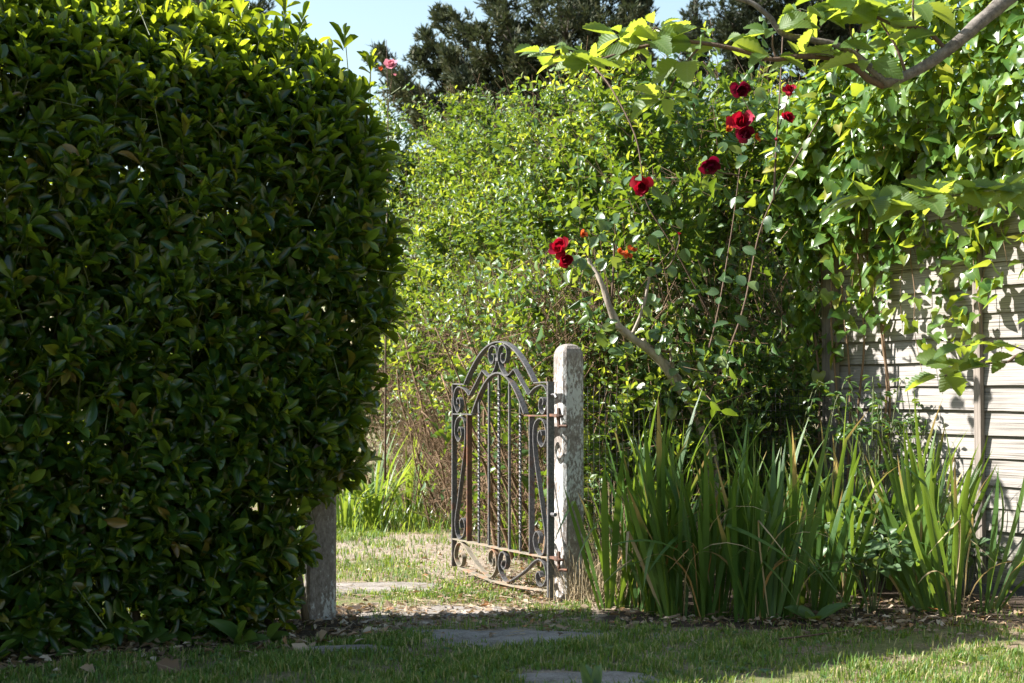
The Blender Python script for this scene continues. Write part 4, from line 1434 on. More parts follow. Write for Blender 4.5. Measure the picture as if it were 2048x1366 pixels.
rose_leaves = [(1140, 535, 6.33), (1150, 520, 6.33), (1162, 545, 6.36), (1135, 550, 6.34), (1170, 500, 6.36), (1195, 660, 6.36), (1240, 690, 6.36), (1258, 700, 6.36), (1272, 715, 6.4), (1290, 668, 6.42),
               (1310, 665, 6.42), (1322, 672, 6.42), (1345, 680, 6.44), (1280, 545, 6.38), (1265, 548, 6.38), (1272, 460, 6.4), (1288, 455, 6.4), (1300, 468, 6.42), (1318, 475, 6.42), (1260, 470, 6.4),
               (1310, 605, 6.42), (1322, 590, 6.42), (1335, 618, 6.44), (1330, 555, 6.42), (1240, 470, 6.4), (1225, 450, 6.4), (1205, 445, 6.4), (1185, 432, 6.4), (1160, 415, 6.4), (1148, 420, 6.4),
               (1195, 470, 6.38), (1190, 540, 6.36), (1420, 690, 6.5), (1432, 700, 6.5), (1448, 695, 6.5), (1455, 715, 6.5), (1412, 715, 6.5), (1470, 645, 6.5), (1300, 770, 6.46), (1310, 790, 6.46),
               (1500, 290, 6.56), (1470, 300, 6.56), (1440, 335, 6.52), (1400, 360, 6.52), (1520, 230, 6.6), (1510, 180, 6.62), (1470, 220, 6.6), (1545, 250, 6.6), (1440, 275, 6.56), (1410, 310, 6.54),
               (1310, 380, 6.46), (1270, 350, 6.46), (1350, 440, 6.46), (1380, 460, 6.46), (1365, 500, 6.46), (1240, 655, 6.36), (1225, 690, 6.38), (1205, 520, 6.38), (1305, 745, 6.44), (1285, 720, 6.42), (1340, 790, 6.42), (1365, 800, 6.44), (1330, 815, 6.42), (1385, 770, 6.46), (1400, 790, 6.46), (1355, 740, 6.46), (1375, 730, 6.48), (1400, 745, 6.5), (1445, 600, 6.68), (1455, 560, 6.7), (1462, 500, 6.75), (1468, 440, 6.8), (1475, 400, 6.85), (1480, 330, 6.85), (1500, 560, 6.75), (1512, 500, 6.8), (1530, 440, 6.8), (1550, 380, 6.8),
               (1572, 345, 6.78), (1600, 300, 6.78), (1552, 300, 6.58), (1556, 220, 6.62), (1562, 140, 6.66), (1250, 230, 6.6), (1235, 200, 6.6)]
rl = np.repeat(np.array([at(*p) for p in rose_leaves]), 2, axis=0) + rng.normal(0, .022, (len(rose_leaves) * 2, 3))
n = len(rl)
foliage(rose, rl, rng.normal(0, .7, (n, 3)) + np.array([0, -.3, -.35]), np.array([-.35, -.6, .6]) + rng.normal(0, .35, (n, 3)), rng.uniform(.045, .078, n), rng.uniform(.036, .058, n),
        T_OVAL, M['rose_leaf'], None, n, stuff=None, cell=1)

# pink rose beyond the hedge
pr_base = np.array([-.78, 9.2, 0])
pink = thing('pink_rose', pr_base, 'slender rose with a pink bloom rising above the thicket against the sky', 'rose')
px_tube('stem', [(770, 960, 9.2), (772, 600, 9.2), (776, 300, 9.2), (775, 190, 9.2), (773, 80, 9.2)], [.008, .006, .003, .0018], M['twig_bark'], pink, 5, 5)
px_tube('stem', [(776, 220, 9.2), (782, 170, 9.15), (784, 140, 9.1)], [.003, .002], M['twig_bark'], pink, 4, 5)
flower(pink, at(784, 132, 9.1), np.array((-.2, -.8, .4)), .085, M['pink_petal'], 16)
flower(pink, at(763, 142, 9.15), np.array((-.2, -.5, .7)), .045, M['spent_petal'], 6, 'spent_flower')
flower(pink, at(791, 152, 9.15), np.array((-.2, -.5, .7)), .03, M['pink_petal'], 6, 'bud')
k = 26
yy = rng.uniform(150, 420, k)
rl = np.array([at(776 + random.uniform(-22, 22), y_, 9.2) for y_ in yy])
foliage(pink, rl, rng.normal(0, .7, (k, 3)) + np.array([0, -.2, .1]), np.array([-.3, -.4, .8]) + rng.normal(0, .3, (k, 3)), rng.uniform(.045, .07, k), rng.uniform(.03, .045, k), T_OVAL, M['rose_leaf'], None, k, stuff=None, cell=1)

# ------------------------------------------------------------------ whitebeam branches reaching in from the right
def lobed(seed):
    r = random.Random(seed)
    out = [(.02, 0)]
    y = .06
    k = 0
    while y < .97:
        env = math.sin(math.pi * min(1, y ** .80)) ** .75 * .5
        deep = r.uniform(.14, .26) if .2 < y < .85 else .12
        out.append((max(.03, env * (1.0 if k % 2 else 1 - deep) * r.uniform(.95, 1.05)), y + (.022 if k % 2 else 0)))
        y += r.uniform(.055, .08)
        k += 1
    out.append((0, 1.0))
    return out


T_WB = [leaf_template(lobed(k), f, c, tw, sk) for k, (f, c, tw, sk) in enumerate(((.3, .28, 0, .0), (.55, .12, .2, .08), (.2, .45, -.25, -.08), (.4, -.15, .15, 0)))]
WY = 4.6
wb_base = np.array([2.75, 4.9, 0])
wb = thing('whitebeam_tree', wb_base, 'whitebeam with lichened branches and toothed leaves hanging in from the upper right', 'tree')
Geo().add(*tube(catmull([wb_base + ZUP * -.05, wb_base + np.array([-.03, 0, .8]), wb_base + np.array([-.08, -.05, 1.6]), wb_base + np.array([-.02, -.1, 2.6]), wb_base + np.array([.1, 0, 3.6])], 5), [.13, .10, .085, .06], 10, .05)).build('trunk', M['whitebeam_bark'], wb)


def wtube(pts, r, mat='twig_bark', Y=WY, name='branch', sides=6):
    P = [at(p[0], p[1], p[2] if len(p) > 2 else Y) for p in pts]
    return Geo().add(*tube(catmull(P, 5), r, sides, .05)).build(name, M[mat], wb)


P0 = list(wb_base + np.array([-.03, -.08, 2.55]))
limb = [np.array(P0), at(2130, -110, 4.75), at(2040, -25, 4.66), at(1985, 22, 4.62), at(1940, 62, 4.6), at(1880, 112, 4.6), at(1815, 150, 4.6), at(1765, 168, 4.6)]
Geo().add(*tube(catmull(limb, 5), [.038, .030, .023, .018, .0165], 9, .09)).build('limb', M['whitebeam_bark'], wb)
wtube([(1768, 166), (1735, 130), (1700, 104), (1666, 88), (1618, 79), (1571, 70), (1552, 52), (1538, 33), (1505, 7), (1470, -4), (1440, -20)], [.015, .012, .010, .009, .006], 'whitebeam_bark')
wtube([(1768, 172), (1738, 158), (1702, 130), (1648, 114), (1593, 113), (1549, 119), (1520, 113), (1465, 97), (1410, 87), (1348, 81), (1300, 90), (1250, 104), (1212, 116), (1190, 124), (1150, 119), (1115, 112), (1090, 105)],
      [.013, .011, .008, .007, .006, .005, .003], 'twig_bark')
for pts, r in (
    ([(1405, 88), (1378, 118), (1352, 155), (1336, 192)], [.004, .003]),
    ([(1348, 81), (1330, 66), (1310, 55)], [.004, .003]),
    ([(1310, 55), (1300, 70), (1295, 82)], [.003, .002]),
    ([(1255, 102), (1250, 88), (1246, 68)], [.003, .002]),
    ([(1893, 100), (1850, 60), (1800, 52), (1760, 38), (1742, 22), (1735, -10)], [.008, .006, .004]),
    ([(1812, 148), (1795, 100), (1775, 65), (1762, 45)], [.006, .004, .003]),
    ([(1828, 58), (1826, 20), (1828, -20)], [.004, .003]),
    ([(1552, 117), (1545, 90), (1546, 66)], [.004, .003]),
    ([(1620, 80), (1612, 50), (1600, 20)], [.003, .002]),
    ([(1718, 112), (1700, 60), (1705, 25)], [.003, .002]),
):
    wtube(pts, r)
# two lower boughs, from the same trunk
lo = [wb_base + np.array([-.07, -.04, 1.55]), at(2150, 360, 4.7), at(2048, 372, 4.66), at(1985, 381, 4.62), at(1910, 391, 4.6), at(1840, 396, 4.58), at(1780, 404, 4.56), at(1740, 398, 4.55)]
Geo().add(*tube(catmull(lo, 5), [.014, .009, .005, .0035, .0025], 6)).build('branch', M['twig_bark'], wb)
lo = [wb_base + np.array([-.05, -.04, 1.2]), at(2150, 690, 4.75), at(2048, 706, 4.7), at(2012, 725, 4.68), at(1965, 727, 4.66), at(1915, 735, 4.64), at(1890, 752, 4.62)]
Geo().add(*tube(catmull(lo, 5), [.012, .007, .004, .003, .002], 6)).build('branch', M['twig_bark'], wb)
wtube([(2048, 700, 4.7), (2005, 686, 4.68), (1968, 686, 4.66), (1930, 692, 4.64)], [.003, .002])
nodes = [  # px, py, Y, leaves, mean length
    (1092, 106, 4.6, 5, .105), (1120, 112, 4.58, 4, .10), (1165, 121, 4.6, 4, .105), (1192, 124, 4.6, 5, .11), (1247, 70, 4.6, 6, .105), (1253, 102, 4.6, 3, .10), (1296, 84, 4.58, 5, .11), (1310, 54, 4.6, 6, .105),
    (1336, 194, 4.58, 8, .115), (1375, 122, 4.58, 3, .10), (1400, 88, 4.6, 3, .10), (1445, 94, 4.6, 3, .09), (1546, 64, 4.6, 6, .115), (1540, 110, 4.6, 3, .1), (1600, 20, 4.6, 5, .11), (1602, 113, 4.6, 4, .11),
    (1660, 100, 4.58, 4, .10), (1704, 24, 4.6, 6, .11), (1742, 22, 4.58, 6, .11), (1762, 44, 4.58, 5, .10), (1735, 122, 4.56, 4, .11), (1826, 10, 4.6, 5, .11), (1790, 90, 4.6, 4, .1), (1640, -5, 4.6, 6, .11), (1905, 20, 4.8, 5, .1),
    (1738, 398, 4.55, 8, .12), (1775, 402, 4.55, 5, .11), (1850, 396, 4.56, 6, .11), (1905, 391, 4.58, 6, .12), (1955, 385, 4.6, 6, .115), (1990, 380, 4.6, 6, .11), (2035, 372, 4.62, 6, .11),
    (1932, 692, 4.64, 5, .105), (1968, 686, 4.66, 3, .095), (1915, 735, 4.64, 5, .10), (1890, 752, 4.62, 5, .11), (1965, 727, 4.66, 3, .085), (2012, 724, 4.68, 3, .08), (2030, 690, 4.68, 3, .09),
    (2120, 300, 4.8, 8, .12), (2140, 100, 4.8, 8, .12), (2100, -60, 4.8, 10, .12), (2180, 500, 4.8, 8, .12)]
lp, ld, lnh, ll = [], [], [], []
for (px, py, Y, nl, L_) in nodes:
    c = at(px, py, Y)
    ph0 = random.uniform(0, 6.28)
    for i in range(nl):
        ph = ph0 + i * 2.399
        rad_ = np.array([math.cos(ph), math.sin(ph) * .75, 0])
        up = random.uniform(-.45, .45)
        lp.append(c + rad_ * .012)
        ld.append(rad_ + ZUP * up + np.array([-.15, -.1, 0]))
        lnh.append(ZUP * .8 - rad_ * up + np.array([-.3, -.5, 0]) + rng.normal(0, .4, 3))
        ll.append(L_ * random.choice((.6, .8, .95, 1.1, 1.2)) * random.uniform(.9, 1.1))
lp, ld, lnh, ll = map(np.array, (lp, ld, lnh, ll))
g = Geo()
tip_ = lp + unit(ld) * .018
g.add(*stems_geo(lp - unit(ld) * .014, tip_, .0012))
g.build('leaf_stalks', M['green_stem'], wb)['kind'] = 'stuff'
foliage(wb, tip_, ld, lnh, ll, ll * .66, T_WB, M['whitebeam'], None, 300, cell=1)
# the rest of its crown stands outside the picture, to the right
n = 500
c = rng.normal(0, .45, (n, 3)) + np.array([3.1, 4.9, 3.4])
foliage(wb, c, rng.normal(0, 1, (n, 3)), ZUP + rng.normal(0, .4, (n, 3)), .11, .07, T_WB, M['whitebeam'], None, 0)

# ------------------------------------------------------------------ low plants
def leafy_plant(name, base, stems, label, cat, mat, temps, nleaf, L0, L1, ratio, spread, hgt, group=None, leaves3=True, droop=.3):
    root = thing(name, base, label, cat, group)
    lp, ld, lnh = [], [], []
    for k in range(stems):
        a_ = random.uniform(0, 6.28)
        out = np.array([math.cos(a_), math.sin(a_) * .7, 0]) * spread * random.uniform(.3, 1)
        pts = [base + out * .05 - ZUP * .01, base + out * .4 + ZUP * hgt * .7, base + out * .85 + ZUP * hgt * random.uniform(.6, 1.05), base + out * 1.2 + ZUP * hgt * random.uniform(.4, .9)]
        C = catmull(pts, 5)
        Geo().add(*tube(C, [.003, .0022, .0014], 4)).build('stem', M['green_stem'], root)
        for j in range(nleaf):
            q = C[int(len(C) * (.3 + .68 * j / nleaf))]
            for m_ in range(3 if leaves3 else 1):
                d_ = np.array([random.gauss(0, 1), random.gauss(0, .8) - .3, random.gauss(0, .35) - droop * .4])
                lp.append(q + unit(d_) * .015); ld.append(d_)
                lnh.append(np.array([random.gauss(-.15, .3), random.gauss(-.55, .3), 1]))
    n = len(lp)
    Ls = rng.uniform(L0, L1, n)
    foliage(root, np.array(lp), np.array(ld), np.array(lnh), Ls, Ls * ratio, temps, mat, None, 300, stuff='foliage', cell=1)
    return root


leafy_plant('bramble', gnd(1745, 1222), 9, 'low bramble with rounded blue-green leaflets among the irises', 'bramble', M['bramble'], T_OVAL, 6, .03, .055, .78, .30, .30)
leafy_plant('bramble', gnd(1690, 1200), 6, 'bramble shoot with pale leaflets climbing between two iris clumps', 'bramble', M['bramble'], T_OVAL, 5, .035, .055, .78, .24, .42)
leafy_plant('bramble', gnd(70, 1290), 6, 'bramble with lighter leaflets growing up the left side of the dark hedge', 'bramble', M['bramble'], T_OVAL, 6, .05, .075, .7, .24, .62)
leafy_plant('privet_seedling', np.array([1.72, 6.72, 0]), 16, 'privet seedling with fine leaves growing against the fence boards', 'shrub', M['privet'], T_PRIVET, 9, .028, .05, .45, .34, .92)
leafy_plant('privet_seedling', np.array([1.86, 6.55, 0]), 9, 'low pale seedling at the foot of the fence batten', 'shrub', M['privet'], T_PRIVET, 7, .025, .045, .5, .22, .45)
leafy_plant('weed', np.array([2.0, 6.3, 0]), 5, 'small weed in the gap under the fence at the right edge', 'weed', M['bramble'], T_IVY, 4, .03, .05, .9, .16, .28)

DOCK = [(275, 1290, 4, 'dock with oval leaves under the middle of the dark hedge'), (480, 1290, 4, 'dock with long leaves under the dark hedge, left of the post'), (535, 1280, 3, 'dock with a flat wide leaf closest to the left post'),
        (170, 1310, 3, 'dock below the bramble at the left end of the hedge'), (40, 1300, 3, 'broad-leaved dock at the left edge of the picture'),
        (1632, 1242, 3, 'small dock at the front edge of the iris bed'), (1650, 1190, 3, 'weed with broad leaves between iris clumps')]
for (px, py, nl, lab) in DOCK:
    c = gnd(px, py)
    root = thing('dock', c, lab, 'weed', 'docks growing on the ground')
    a_ = rng.uniform(0, 6.28, nl)
    D = np.stack([np.cos(a_), np.sin(a_) * .5 - .35, rng.uniform(.1, .9, nl)], 1)
    Ls = rng.uniform(.10, .17, nl)
    foliage(root, np.repeat(c[None], nl, 0), D, ZUP + np.array([0, -.7, 0]) + rng.normal(0, .2, (nl, 3)), Ls, Ls * .42, T_OVAL, M['dock'], None, nl, stuff=None, cell=1)
# pale weed at the bottom edge
c = gnd(1185, 1385)
root = thing('weed', c, 'pale downy weed poking up at the bottom edge of the picture', 'weed')
D = np.stack([rng.normal(0, .4, 7), rng.normal(0, .3, 7), np.ones(7)], 1)
foliage(root, np.repeat(c[None], 7, 0) + rng.normal(0, .012, (7, 3)) * (1, 1, 0), D, np.array([0, -1, .3]) + rng.normal(0, .3, (7, 3)), rng.uniform(.06, .1, 7), .03, T_OVAL, M['bramble'], None, 7, stuff=None, cell=1)

# strap-leaved clumps beyond the gate
for (px, py, Y, nb, hgt, lab) in ((745, 1042, 9.6, 70, .62, 'arching strap-leaved clump in sun beyond the hedge end'), (690, 1040, 9.4, 34, .5, 'strap-leaved clump half hidden behind the hedge edge'),
                                  (815, 1030, 10.0, 40, .62, 'strap-leaved clump at the foot of the bare brown stems'), (1045, 1100, 7.7, 34, .46, 'strap-leaved clump seen through the bars of the gate')):
    c = at(px, py, Y); c[2] = 0
    root = thing('daylily_clump', c, lab, 'daylily', 'strap-leaved clumps beyond the gate')
    ang = rng.uniform(0, 6.28, nb)
    sp = rng.uniform(.1, .9, nb)
    P = c + np.stack([np.cos(ang) * .10, np.sin(ang) * .10, np.full(nb, -.01)], 1) * rng.random(nb)[:, None]
    D = np.stack([np.cos(ang) * sp * .6, np.sin(ang) * sp * .6, np.ones(nb)], 1)
    NH = np.stack([np.cos(ang), np.sin(ang), np.zeros(nb)], 1)
    NH = NH + rng.normal(0, .15, (nb, 3))
    blades(root, P, D, NH, hgt * rng.uniform(.7, 1.2, nb), rng.uniform(.014, .022, nb), [T_DROOP[0], T_DROOP[3], T_BLADE[6], T_BLADE[5]], M['daylily'])

# ------------------------------------------------------------------ grass, litter, twigs
def grass(n, xr, yr, hmin, hmax, dens, name, label, mat, w=.0022, kind='stuff', bend=.95):
    x = rng.uniform(*xr, n); y = rng.uniform(*yr, n)
    k = rng.random(n) < dens(x, y)
    x, y = x[k], y[k]
    px, py, d = project(np.stack([x, y, np.zeros_like(x)], 1))
    k = (px > -150) & (px < 2200) & (py < 1480)
    x, y = x[k], y[k]
    n = len(x)
    h = rng.uniform(hmin, hmax, n) * np.clip(1 + .55 * wob(x * 5, y * 5, 1, 1.5) + .35 * wob(x * 13, y * 13, 1, .5), .45, 2.2)
    a_ = rng.uniform(0, 6.28, n)
    lean = rng.uniform(.1, 1.0, n) * bend
    dx, dy = np.cos(a_), np.sin(a_)
    wx, wy = -dy * w, dx * w
    z0 = ground_z(x, y) - .002
    V = np.stack([
        np.stack([x - wx, y - wy, z0], 1), np.stack([x + wx, y + wy, z0], 1),
        np.stack([x + dx * lean * h * .4 + wx * .8, y + dy * lean * h * .4 + wy * .8, z0 + h * .6], 1),
        np.stack([x + dx * lean * h * .4 - wx * .8, y + dy * lean * h * .4 - wy * .8, z0 + h * .6], 1),
        np.stack([x + dx * lean * h, y + dy * lean * h, z0 + h * (1 - .25 * lean)], 1)], 1)
    t = np.array([(0, 1, 2), (0, 2, 3), (3, 2, 4)])
    T = (t[None] + (np.arange(n) * 5)[:, None, None]).reshape(-1, 3)
    o = link(name, mk_mesh(name, V.reshape(-1, 3), T, True, (mat,), np.zeros(n * 5)))
    return tag(o, label, 'grass', None, kind)


def bed(x, y):          # bare strip under irises, mesh and hedge
    dline = (x - .25) * HX[1] * -1 + (y - 6.05) * HX[0]       # distance behind the gate line
    front = y > 5.30 + .05 * np.sin(x * 5)
    iris = (x > .32) & front & (y < 7)
    hedge_b = (x < -.55) & (((x + .62) * HX[1] * -1 + (y - 5.56) * HX[0]) > -.36)
    hedge_b &= (((x + .62) * HX[1] * -1 + (y - 5.56) * HX[0]) < .5)
    return iris | hedge_b


def d_lawn(x, y):
    d_ = np.clip(.66 + .55 * wob(x * 1.8, y * 1.8, 1.0, .6) + .45 * wob(x * 6, y * 6, 1.0, .2) + .3 * wob(x * 15, y * 15), .05, 1)
    d_ = np.where(stone_mask(x, y), .006, d_)
    d_ = np.where(bed(x, y), .03, d_)
    path = np.exp(-((x + .22 - .12 * (y - 6)) / .55) ** 2) * np.clip((y - 5.0) / .4, 0, 1) * np.clip((6.25 - y) / .2, 0, 1)
    path = np.maximum(path, .8 * np.exp(-((x - .15) / .5) ** 2 - ((y - 5.18) / .16) ** 2))
    d_ = d_ * (1 - .9 * path)
    d_ = np.where((x > .5) & (y < 5.3), d_ * np.clip(.55 + .5 * wob(x * 3, y * 4, 1, 2), .12, 1), d_)
    thin = (x > .9) & (np.abs(y - 4.9 - .25 * (x - 1.2)) < .13)
    d_ = np.where(thin, d_ * .35, d_)
    far = y > 6.9 + .5 * np.sin(x * 2)
    d_ = np.where(far & (y < 8.3), d_ * .4, d_)
    d_ = np.where((x - (-.05 - .28 * (y - 6.3))) > 0, np.where(y > 6.0, d_ * .2, d_), d_)
    return d_


grass(260000, (-2.4, 2.6), (3.9, 6.3), .014, .038, d_lawn, 'lawn_grass', 'short lawn grass in front of and within the gateway', M['grass'], .0019)
grass(70000, (-2.2, .4), (6.2, 10.5), .015, .045, d_lawn, 'path_grass', 'sunlit grass on the path beyond the gateway', M['grass'], .0026)
grass(9000, (-1.6, .6), (8.4, 10.6), .04, .14, lambda x, y: np.clip((y - 8.9) * .6, 0, .6), 'verge_grass', 'rough grass at the foot of the far thicket', M['daylily'], .004)
# broad-leaved weeds in the turf
n = 240
wx, wy = rng.uniform(-1.6, 2.2, n), rng.uniform(4.1, 5.3, n)
kq = ~bed(wx, wy) & ~stone_mask(wx, wy)
wp = np.repeat(np.stack([wx, wy, ground_z(wx, wy) + .008], 1)[kq], 4, 0)
m_ = len(wp)
wa = rng.uniform(0, 6.28, m_)
lw = thing('lawn_weeds', (0, 4.8, 0), 'tiny round-leaved weeds scattered through the lawn', 'weeds')
lw['kind'] = 'stuff'
foliage(lw, wp, np.stack([np.cos(wa), np.sin(wa), rng.uniform(.1, .5, m_)], 1), ZUP + rng.normal(0, .2, (m_, 3)), rng.uniform(.012, .028, m_), rng.uniform(.010, .018, m_), T_OVAL, M['bramble'], None, 0, stuff='leaves')
# dry grass round the post
n = 420
x = rng.normal(.38, .08, n); y = rng.normal(6.02, .07, n)
a_ = rng.uniform(0, 6.28, n)
A = np.stack([x, y, np.zeros(n)], 1)
B = A + np.stack([np.cos(a_) * rng.uniform(.02, .14, n), np.sin(a_) * .08, rng.uniform(.02, .22, n)], 1)
g = Geo(); g.add(*stems_geo(A, B, .0016))
x = .40 + np.abs(rng.normal(0, .3, n)); y = 6.30 + (x - .40) * .75 + rng.normal(0, .07, n)
A = np.stack([x, y, np.zeros(n)], 1)
B = A + np.stack([rng.normal(0, .12, n), rng.normal(0, .05, n), rng.uniform(.1, .5, n)], 1)
g.add(*stems_geo(A, B, .0018))
tag(g.build('dry_grass', M['dry_grass']), 'dry straw grass at the foot of the concrete post', 'grass', None, 'stuff')

T_DEAD = [leaf_template(o_, f, c, tw) for o_, f, c, tw in (([(.03, 0), (.30, .22), (.36, .5), (.16, .8), (0, 1)], .25, .15, .3), ([(.03, 0), (.22, .15), (.44, .55), (.30, .7), (0, 1)], -.3, -.12, -.3),
          ([(.03, 0), (.40, .3), (.25, .45), (.30, .65), (0, 1)], .4, .1, .2), ([(.02, 0), (.12, .2), (.2, .6), (.08, .85), (0, 1)], .3, .3, .5))]
tmp = thing('leaf_litter', (0, 5.5, 0), 'dry dead leaves and bits scattered under the hedge and through the gateway', 'dead leaves')
tmp['kind'] = 'stuff'
zones = []


def zone(n, cx, cy_, sx, sy, l0, l1):
    x = rng.normal(cx, sx, n); y = rng.normal(cy_, sy, n)
    zones.append((x, y, rng.uniform(l0, l1, n)))


t_ = rng.uniform(-1.9, .05, 900)
off = np.abs(rng.normal(.26, .13, 900))
hpx = HO + HX * t_[:, None] - HG * off[:, None]
zones.append((hpx[:, 0], hpx[:, 1], rng.uniform(.02, .055, 900)))
zone(420, -.35, 5.52, .30, .13, .012, .04)
zone(450, -.05, 5.95, .28, .22, .012, .04)
zone(950, -.02, 6.55, .17, .45, .012, .04)
zone(300, -.2, 5.68, .3, .1, .02, .05)
zone(220, -.45, 7.6, .35, .5, .012, .04)
zone(420, .8, 5.42, .5, .12, .015, .045)
zone(420, 1.55, 5.45, .35, .14, .02, .05)
zone(300, 1.4, 5.9, .5, .2, .02, .05)
zone(120, 0, 4.9, .8, .3, .008, .018)
X = np.concatenate([q[0] for q in zones]); Yv = np.concatenate([q[1] for q in zones]); Lq = np.concatenate([q[2] for q in zones])
n = len(X)
P = np.stack([X, Yv, ground_z(X, Yv) + rng.uniform(.004, .02, n)], 1)
a_ = rng.uniform(0, 6.28, n)
D = np.stack([np.cos(a_), np.sin(a_), rng.normal(0, .22, n)], 1)
NHd = ZUP + rng.normal(0, .35, (n, 3))
foliage(tmp, P, D, NHd, Lq, Lq * rng.uniform(.45, .8, n), T_DEAD, M['litter'], None, 0, stuff='dead_leaves')
n = 500
x = rng.normal(-.1, .5, n); y = rng.normal(6.2, .6, n)
A = np.stack([x, y, np.full(n, .012)], 1)
a_ = rng.uniform(0, 6.28, n)
B = A + np.stack([np.cos(a_), np.sin(a_), rng.normal(0, .05, n)], 1) * rng.uniform(.02, .12, n)[:, None]
g = Geo(); g.add(*stems_geo(A, B, .0014))
g.build('bits_of_twig', M['dry_grass'], tmp)['kind'] = 'stuff'

FALLEN = [(868, 1288, .055, 'orange-brown fallen leaf on the shaded slab before the gateway'), (858, 1330, .05, 'brown fallen leaf standing in the shaded grass near the bottom edge'),
          (1330, 1243, .085, 'broad tan dead leaf leaning at the front of the iris row'), (640, 1283, .085, 'large curled tan leaf at the foot of the left post'),
          (470, 1310, .08, 'pale folded dead leaf standing in the litter under the hedge'), (362, 1350, .10, 'large brown dead leaf in the litter near the bottom left'),
          (190, 1348, .06, 'curled dead leaf on the lawn edge at the lower left'), (620, 1307, .07, 'torn tan leaf on the grass below the left post'),
          (922, 1247, .055, 'pale dry leaf at the shadow edge in the middle of the gateway'), (975, 1262, .06, 'dry leaf on the far edge of the shaded slab'),
          (780, 1222, .06, 'orange dry leaf on the sunlit slab in the gateway'), (1790, 1250, .06, 'orange dead leaf at the foot of the right-hand irises'),
          (725, 1165, .05, 'pale dry leaf behind the left post in the sun'), (1005, 1335, .035, 'small upright dead leaf near the bottom edge')]
for (px, py, L_, lab) in FALLEN:
    p = gnd(px, py) + ZUP * .008
    a1 = random.uniform(0, 6.28)
    x, y, z = frames(np.array([[math.cos(a1), math.sin(a1) * .5, .25]]), np.array([[0, -.6, 1.0]]) + rng.normal(0, .3, (1, 3)))
    Mx = np.stack([x[0] * L_ * .75, y[0] * L_, z[0] * L_], -1)
    o = bpy.data.objects.new('fallen_leaf', template_mesh('fallen_leaf', T_DEAD[random.randrange(4)], M['litter']))
    o.matrix_basis = Matrix([[*Mx[r], p[r]] for r in range(3)] + [[0, 0, 0, 1]])
    col.objects.link(o)
    tag(o, lab, 'dead leaf', 'fallen leaves')
for pts, r, lab in (([(1080, 1211), (1110, 1216), (1140, 1226), (1160, 1232)], .006, 'dark fallen stick on the ground in front of the concrete gate post'),
                    ([(880, 1190), (890, 1202), (905, 1222)], .005, 'pale dry stick lying on the sunlit path inside the gateway'),
                    ([(1560, 1285), (1640, 1275), (1740, 1262)], .004, 'thin dry stem lying along the front edge of the iris bed')):
    P = np.array([gnd(*p) + ZUP * .012 for p in pts])
    c = P[0] * 1
    o = Geo().add(*tube(catmull(P, 4) - c, [r, r * .6], 5)).build('fallen_stick', M['twig_bark'])
    o.location = c
    tag(o, lab, 'stick', 'sticks on the ground')

# ------------------------------------------------------------------ far trees
def spray_template(nl, spread, seed):
    r = random.Random(seed)
    V, T, E = [], [], []
    for i in range(nl):
        a_ = r.uniform(-spread, spread)
        b_ = r.uniform(-spread * .6, spread * .6)
        y0 = r.uniform(0, .5)
        L_ = r.uniform(.35, .6)
        d_ = unit(np.array([math.sin(a_), math.cos(a_), math.sin(b_)]))
        s_ = unit(np.cross(d_, [r.uniform(-1, 1), r.uniform(-1, 1), 1])) * .055
        p = np.array([0, y0, 0]) + d_ * .02
        k = len(V)
        V += [p - s_ * .5, p + s_ * .5, p + d_ * L_ * .55 + s_, p + d_ * L_ * .55 - s_, p + d_ * L_]
        T += [(k, k + 1, k + 2), (k, k + 2, k + 3), (k + 3, k + 2, k + 4)]
        E += [0, 0, .5, .5, 1]
    return np.array(V), np.array(T), np.array(E, float)


T_SPRAY = [spray_template(9, .9, k) for k in range(4)]


def conifer(name, base, h, limbs, mat, label, cat='tree', group=None, n_per=110, size=.34, seed=1, trunk_r=.25):
    r = random.Random(seed)
    root = thing(name, base, label, cat, group)
    Geo().add(*tube(catmull([base - ZUP * .2, base + ZUP * h * .4, base + ZUP * h * .8, base + ZUP * h], 4), [trunk_r, trunk_r * .8, trunk_r * .4, .04], 8)).build('trunk', M['trunk'], root)
    P, D, NHs, Ls = [], [], [], []
    g = Geo()
    for (p0, p1, rad_, dens) in limbs:
        p0 = np.asarray(p0, float); p1 = np.asarray(p1, float)
        mid = (p0 + p1) / 2 + np.array([0, 0, -.12 * np.linalg.norm(p1 - p0)])
        C = catmull([p0, mid, p1], 8)
        g.add(*tube(C, [.06, .035, .01], 5))
        L_ = np.linalg.norm(p1 - p0)
        for i in range(int(9 * dens * max(.6, L_))):
            f = r.random() ** .6
            q = C[min(len(C) - 1, int(f * (len(C) - 1)))]
            bl = rad_ * (1.6 - f * .8) * r.uniform(.6, 1.3)
            bd = unit(np.array([r.gauss(0, .8), r.gauss(0, .8), r.gauss(.35, .45)]) + unit(p1 - p0) * .7)
            if f > .9:
                bd = unit(p1 - p0); bl *= .6
            tip_ = q + bd * bl + np.array([0, 0, -.10 * bl])
            g.add(*tube(np.array([q, q + bd * bl * .55, tip_]), [.02, .008], 3))
            for j in range(int(n_per * .085 * (.5 + bl))):
                ff = r.random() ** .6
                p_ = q + (tip_ - q) * ff + np.array([r.gauss(0, .10), r.gauss(0, .10), r.gauss(-.02, .06)]) * (1.2 - .6 * ff)
                P.append(p_)
                D.append(bd * .8 + np.array([r.gauss(0, .55), r.gauss(0, .55), r.gauss(.15, .4)]))
                NHs.append((r.gauss(0, .5), r.gauss(0, .5), 1))
                Ls.append(size * r.uniform(.5, 1.15))
    g.build('limbs', M['trunk'], root)
    Ls = np.array(Ls)
    foliage(root, np.array(P), np.array(D), np.array(NHs), Ls, Ls, T_SPRAY, mat, None, 0, stuff='crown')
    return root


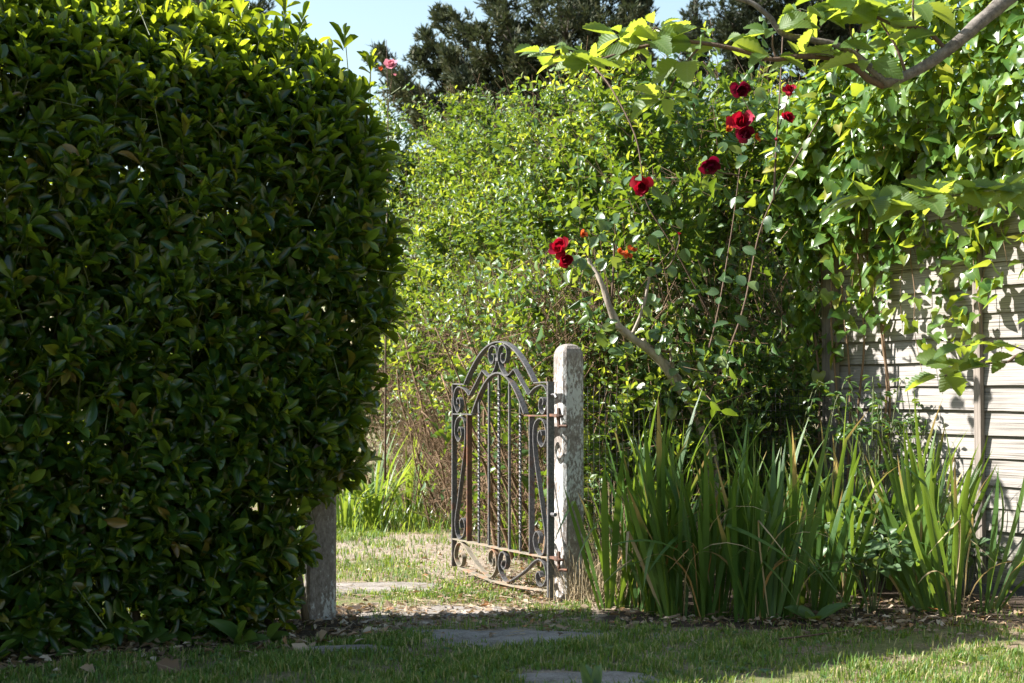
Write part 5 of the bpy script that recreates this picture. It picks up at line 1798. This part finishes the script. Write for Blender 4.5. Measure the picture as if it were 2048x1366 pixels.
CY = 24.0
lb = []
tr = at(1220, 300, CY)
r = random.Random(5)
for (px, py, rad_, dens, Yd) in ((752, 92, .30, 1.0, 0), (775, 118, .36, 1.0, -.5), (800, 135, .42, 1, -1), (840, 100, .45, 1, 0), (850, 60, .40, 1, 0), (880, 20, .36, 1, .5), (915, 28, .36, 1, -.5), (820, 180, .5, 1, -.5), (900, 110, .6, 1.2, -1), (960, 60, .6, 1.2, -1), (930, 170, .7, 1.3, -1.2),
                               (985, -30, .5, 1.2, 0), (1010, 40, .7, 1.3, -1.2), (1040, 120, .8, 1.4, -1.4), (1060, -40, .8, 1.3, 0), (1120, 20, .9, 1.4, -1.5), (1130, 110, .9, 1.4, -1.6), (1180, -60, .9, 1.3, 0), (1220, 50, .9, 1.4, -1.5),
                               (1255, -40, .6, 1.2, 0), (1280, 10, .45, 1.1, 0), (1300, -15, .35, .9, .3), (1245, 130, .7, 1.3, -1), (1285, 95, .4, 1.0, 0), (1090, 180, .9, 1.3, -1), (1200, 180, .9, 1.3, -1), (1000, 210, .8, 1.2, -1)):
    p1 = at(px, py, CY + Yd)
    st = at(1200 + (px - 1200) * .4, min(420, py + 190 + abs(px - 1190) * .35), CY)
    lb.append((st, p1, rad_ * .8, dens))
base = np.array([at(1190, 500, CY)[0], CY + .3, 0])
conifer('cypress_tree', base, 10.5, lb, M['cypress'], 'large dark cypress behind the thicket, left of the sky gap', n_per=270, size=.27, seed=3)
specs = [
    (1392, 30, 29.0, 8.6, 1.0, 'slim pointed conifer top in the sky gap right of the cypress', [(1388, 8), (1380, 50), (1397, 55), (1374, 90), (1404, 95), (1385, 120)]),
    (1500, 40, 27.0, 10.0, 1.3, 'dark pine behind the whitebeam branches, left of two', [(1452, 20), (1458, 70), (1475, -30), (1500, 20), (1500, 90), (1530, -40), (1545, 40), (1555, 100), (1465, 120), (1480, 130)]),
    (1660, 40, 27.5, 10.0, 1.3, 'dark pine behind the whitebeam branches, right of two', [(1590, 0), (1600, 70), (1630, -30), (1650, 30), (1660, 100), (1690, -30), (1705, 40), (1720, 100), (1620, 130), (1740, 10), (1560, 40)]),
    (420, 60, 26.0, 8.5, 1.3, 'dark tree whose top shows just above the left hedge', [(395, 2), (420, -10), (450, 5), (370, 40), (470, 40), (420, 50), (440, 90), (500, 30), (340, 60)]),
]
for (px, py, Y, h, rd, lab, tips) in specs:
    lb = []
    cx = at(px, py, Y)[0]
    for (tx, ty) in tips:
        p1 = at(tx, ty, Y + r.uniform(-1, .5))
        lb.append((np.array([cx + (p1[0] - cx) * .15, Y, p1[2] - .9]), p1, (.45 if px != 1392 else .16) * rd, 1.3))
    if px == 420:
        pz = max(q[1][2] for q in lb)
        h = pz
    conifer('pine_tree', np.array([cx, Y, 0]), h if px != 1392 else at(1388, 0, Y)[2], lb, M['pine'], lab, 'tree', 'dark conifers in the distance', 230, .27, int(px))

# ------------------------------------------------------------------ clean up helper properties
for o in bpy.data.objects:
    if '_base' in o:
        del o['_base']
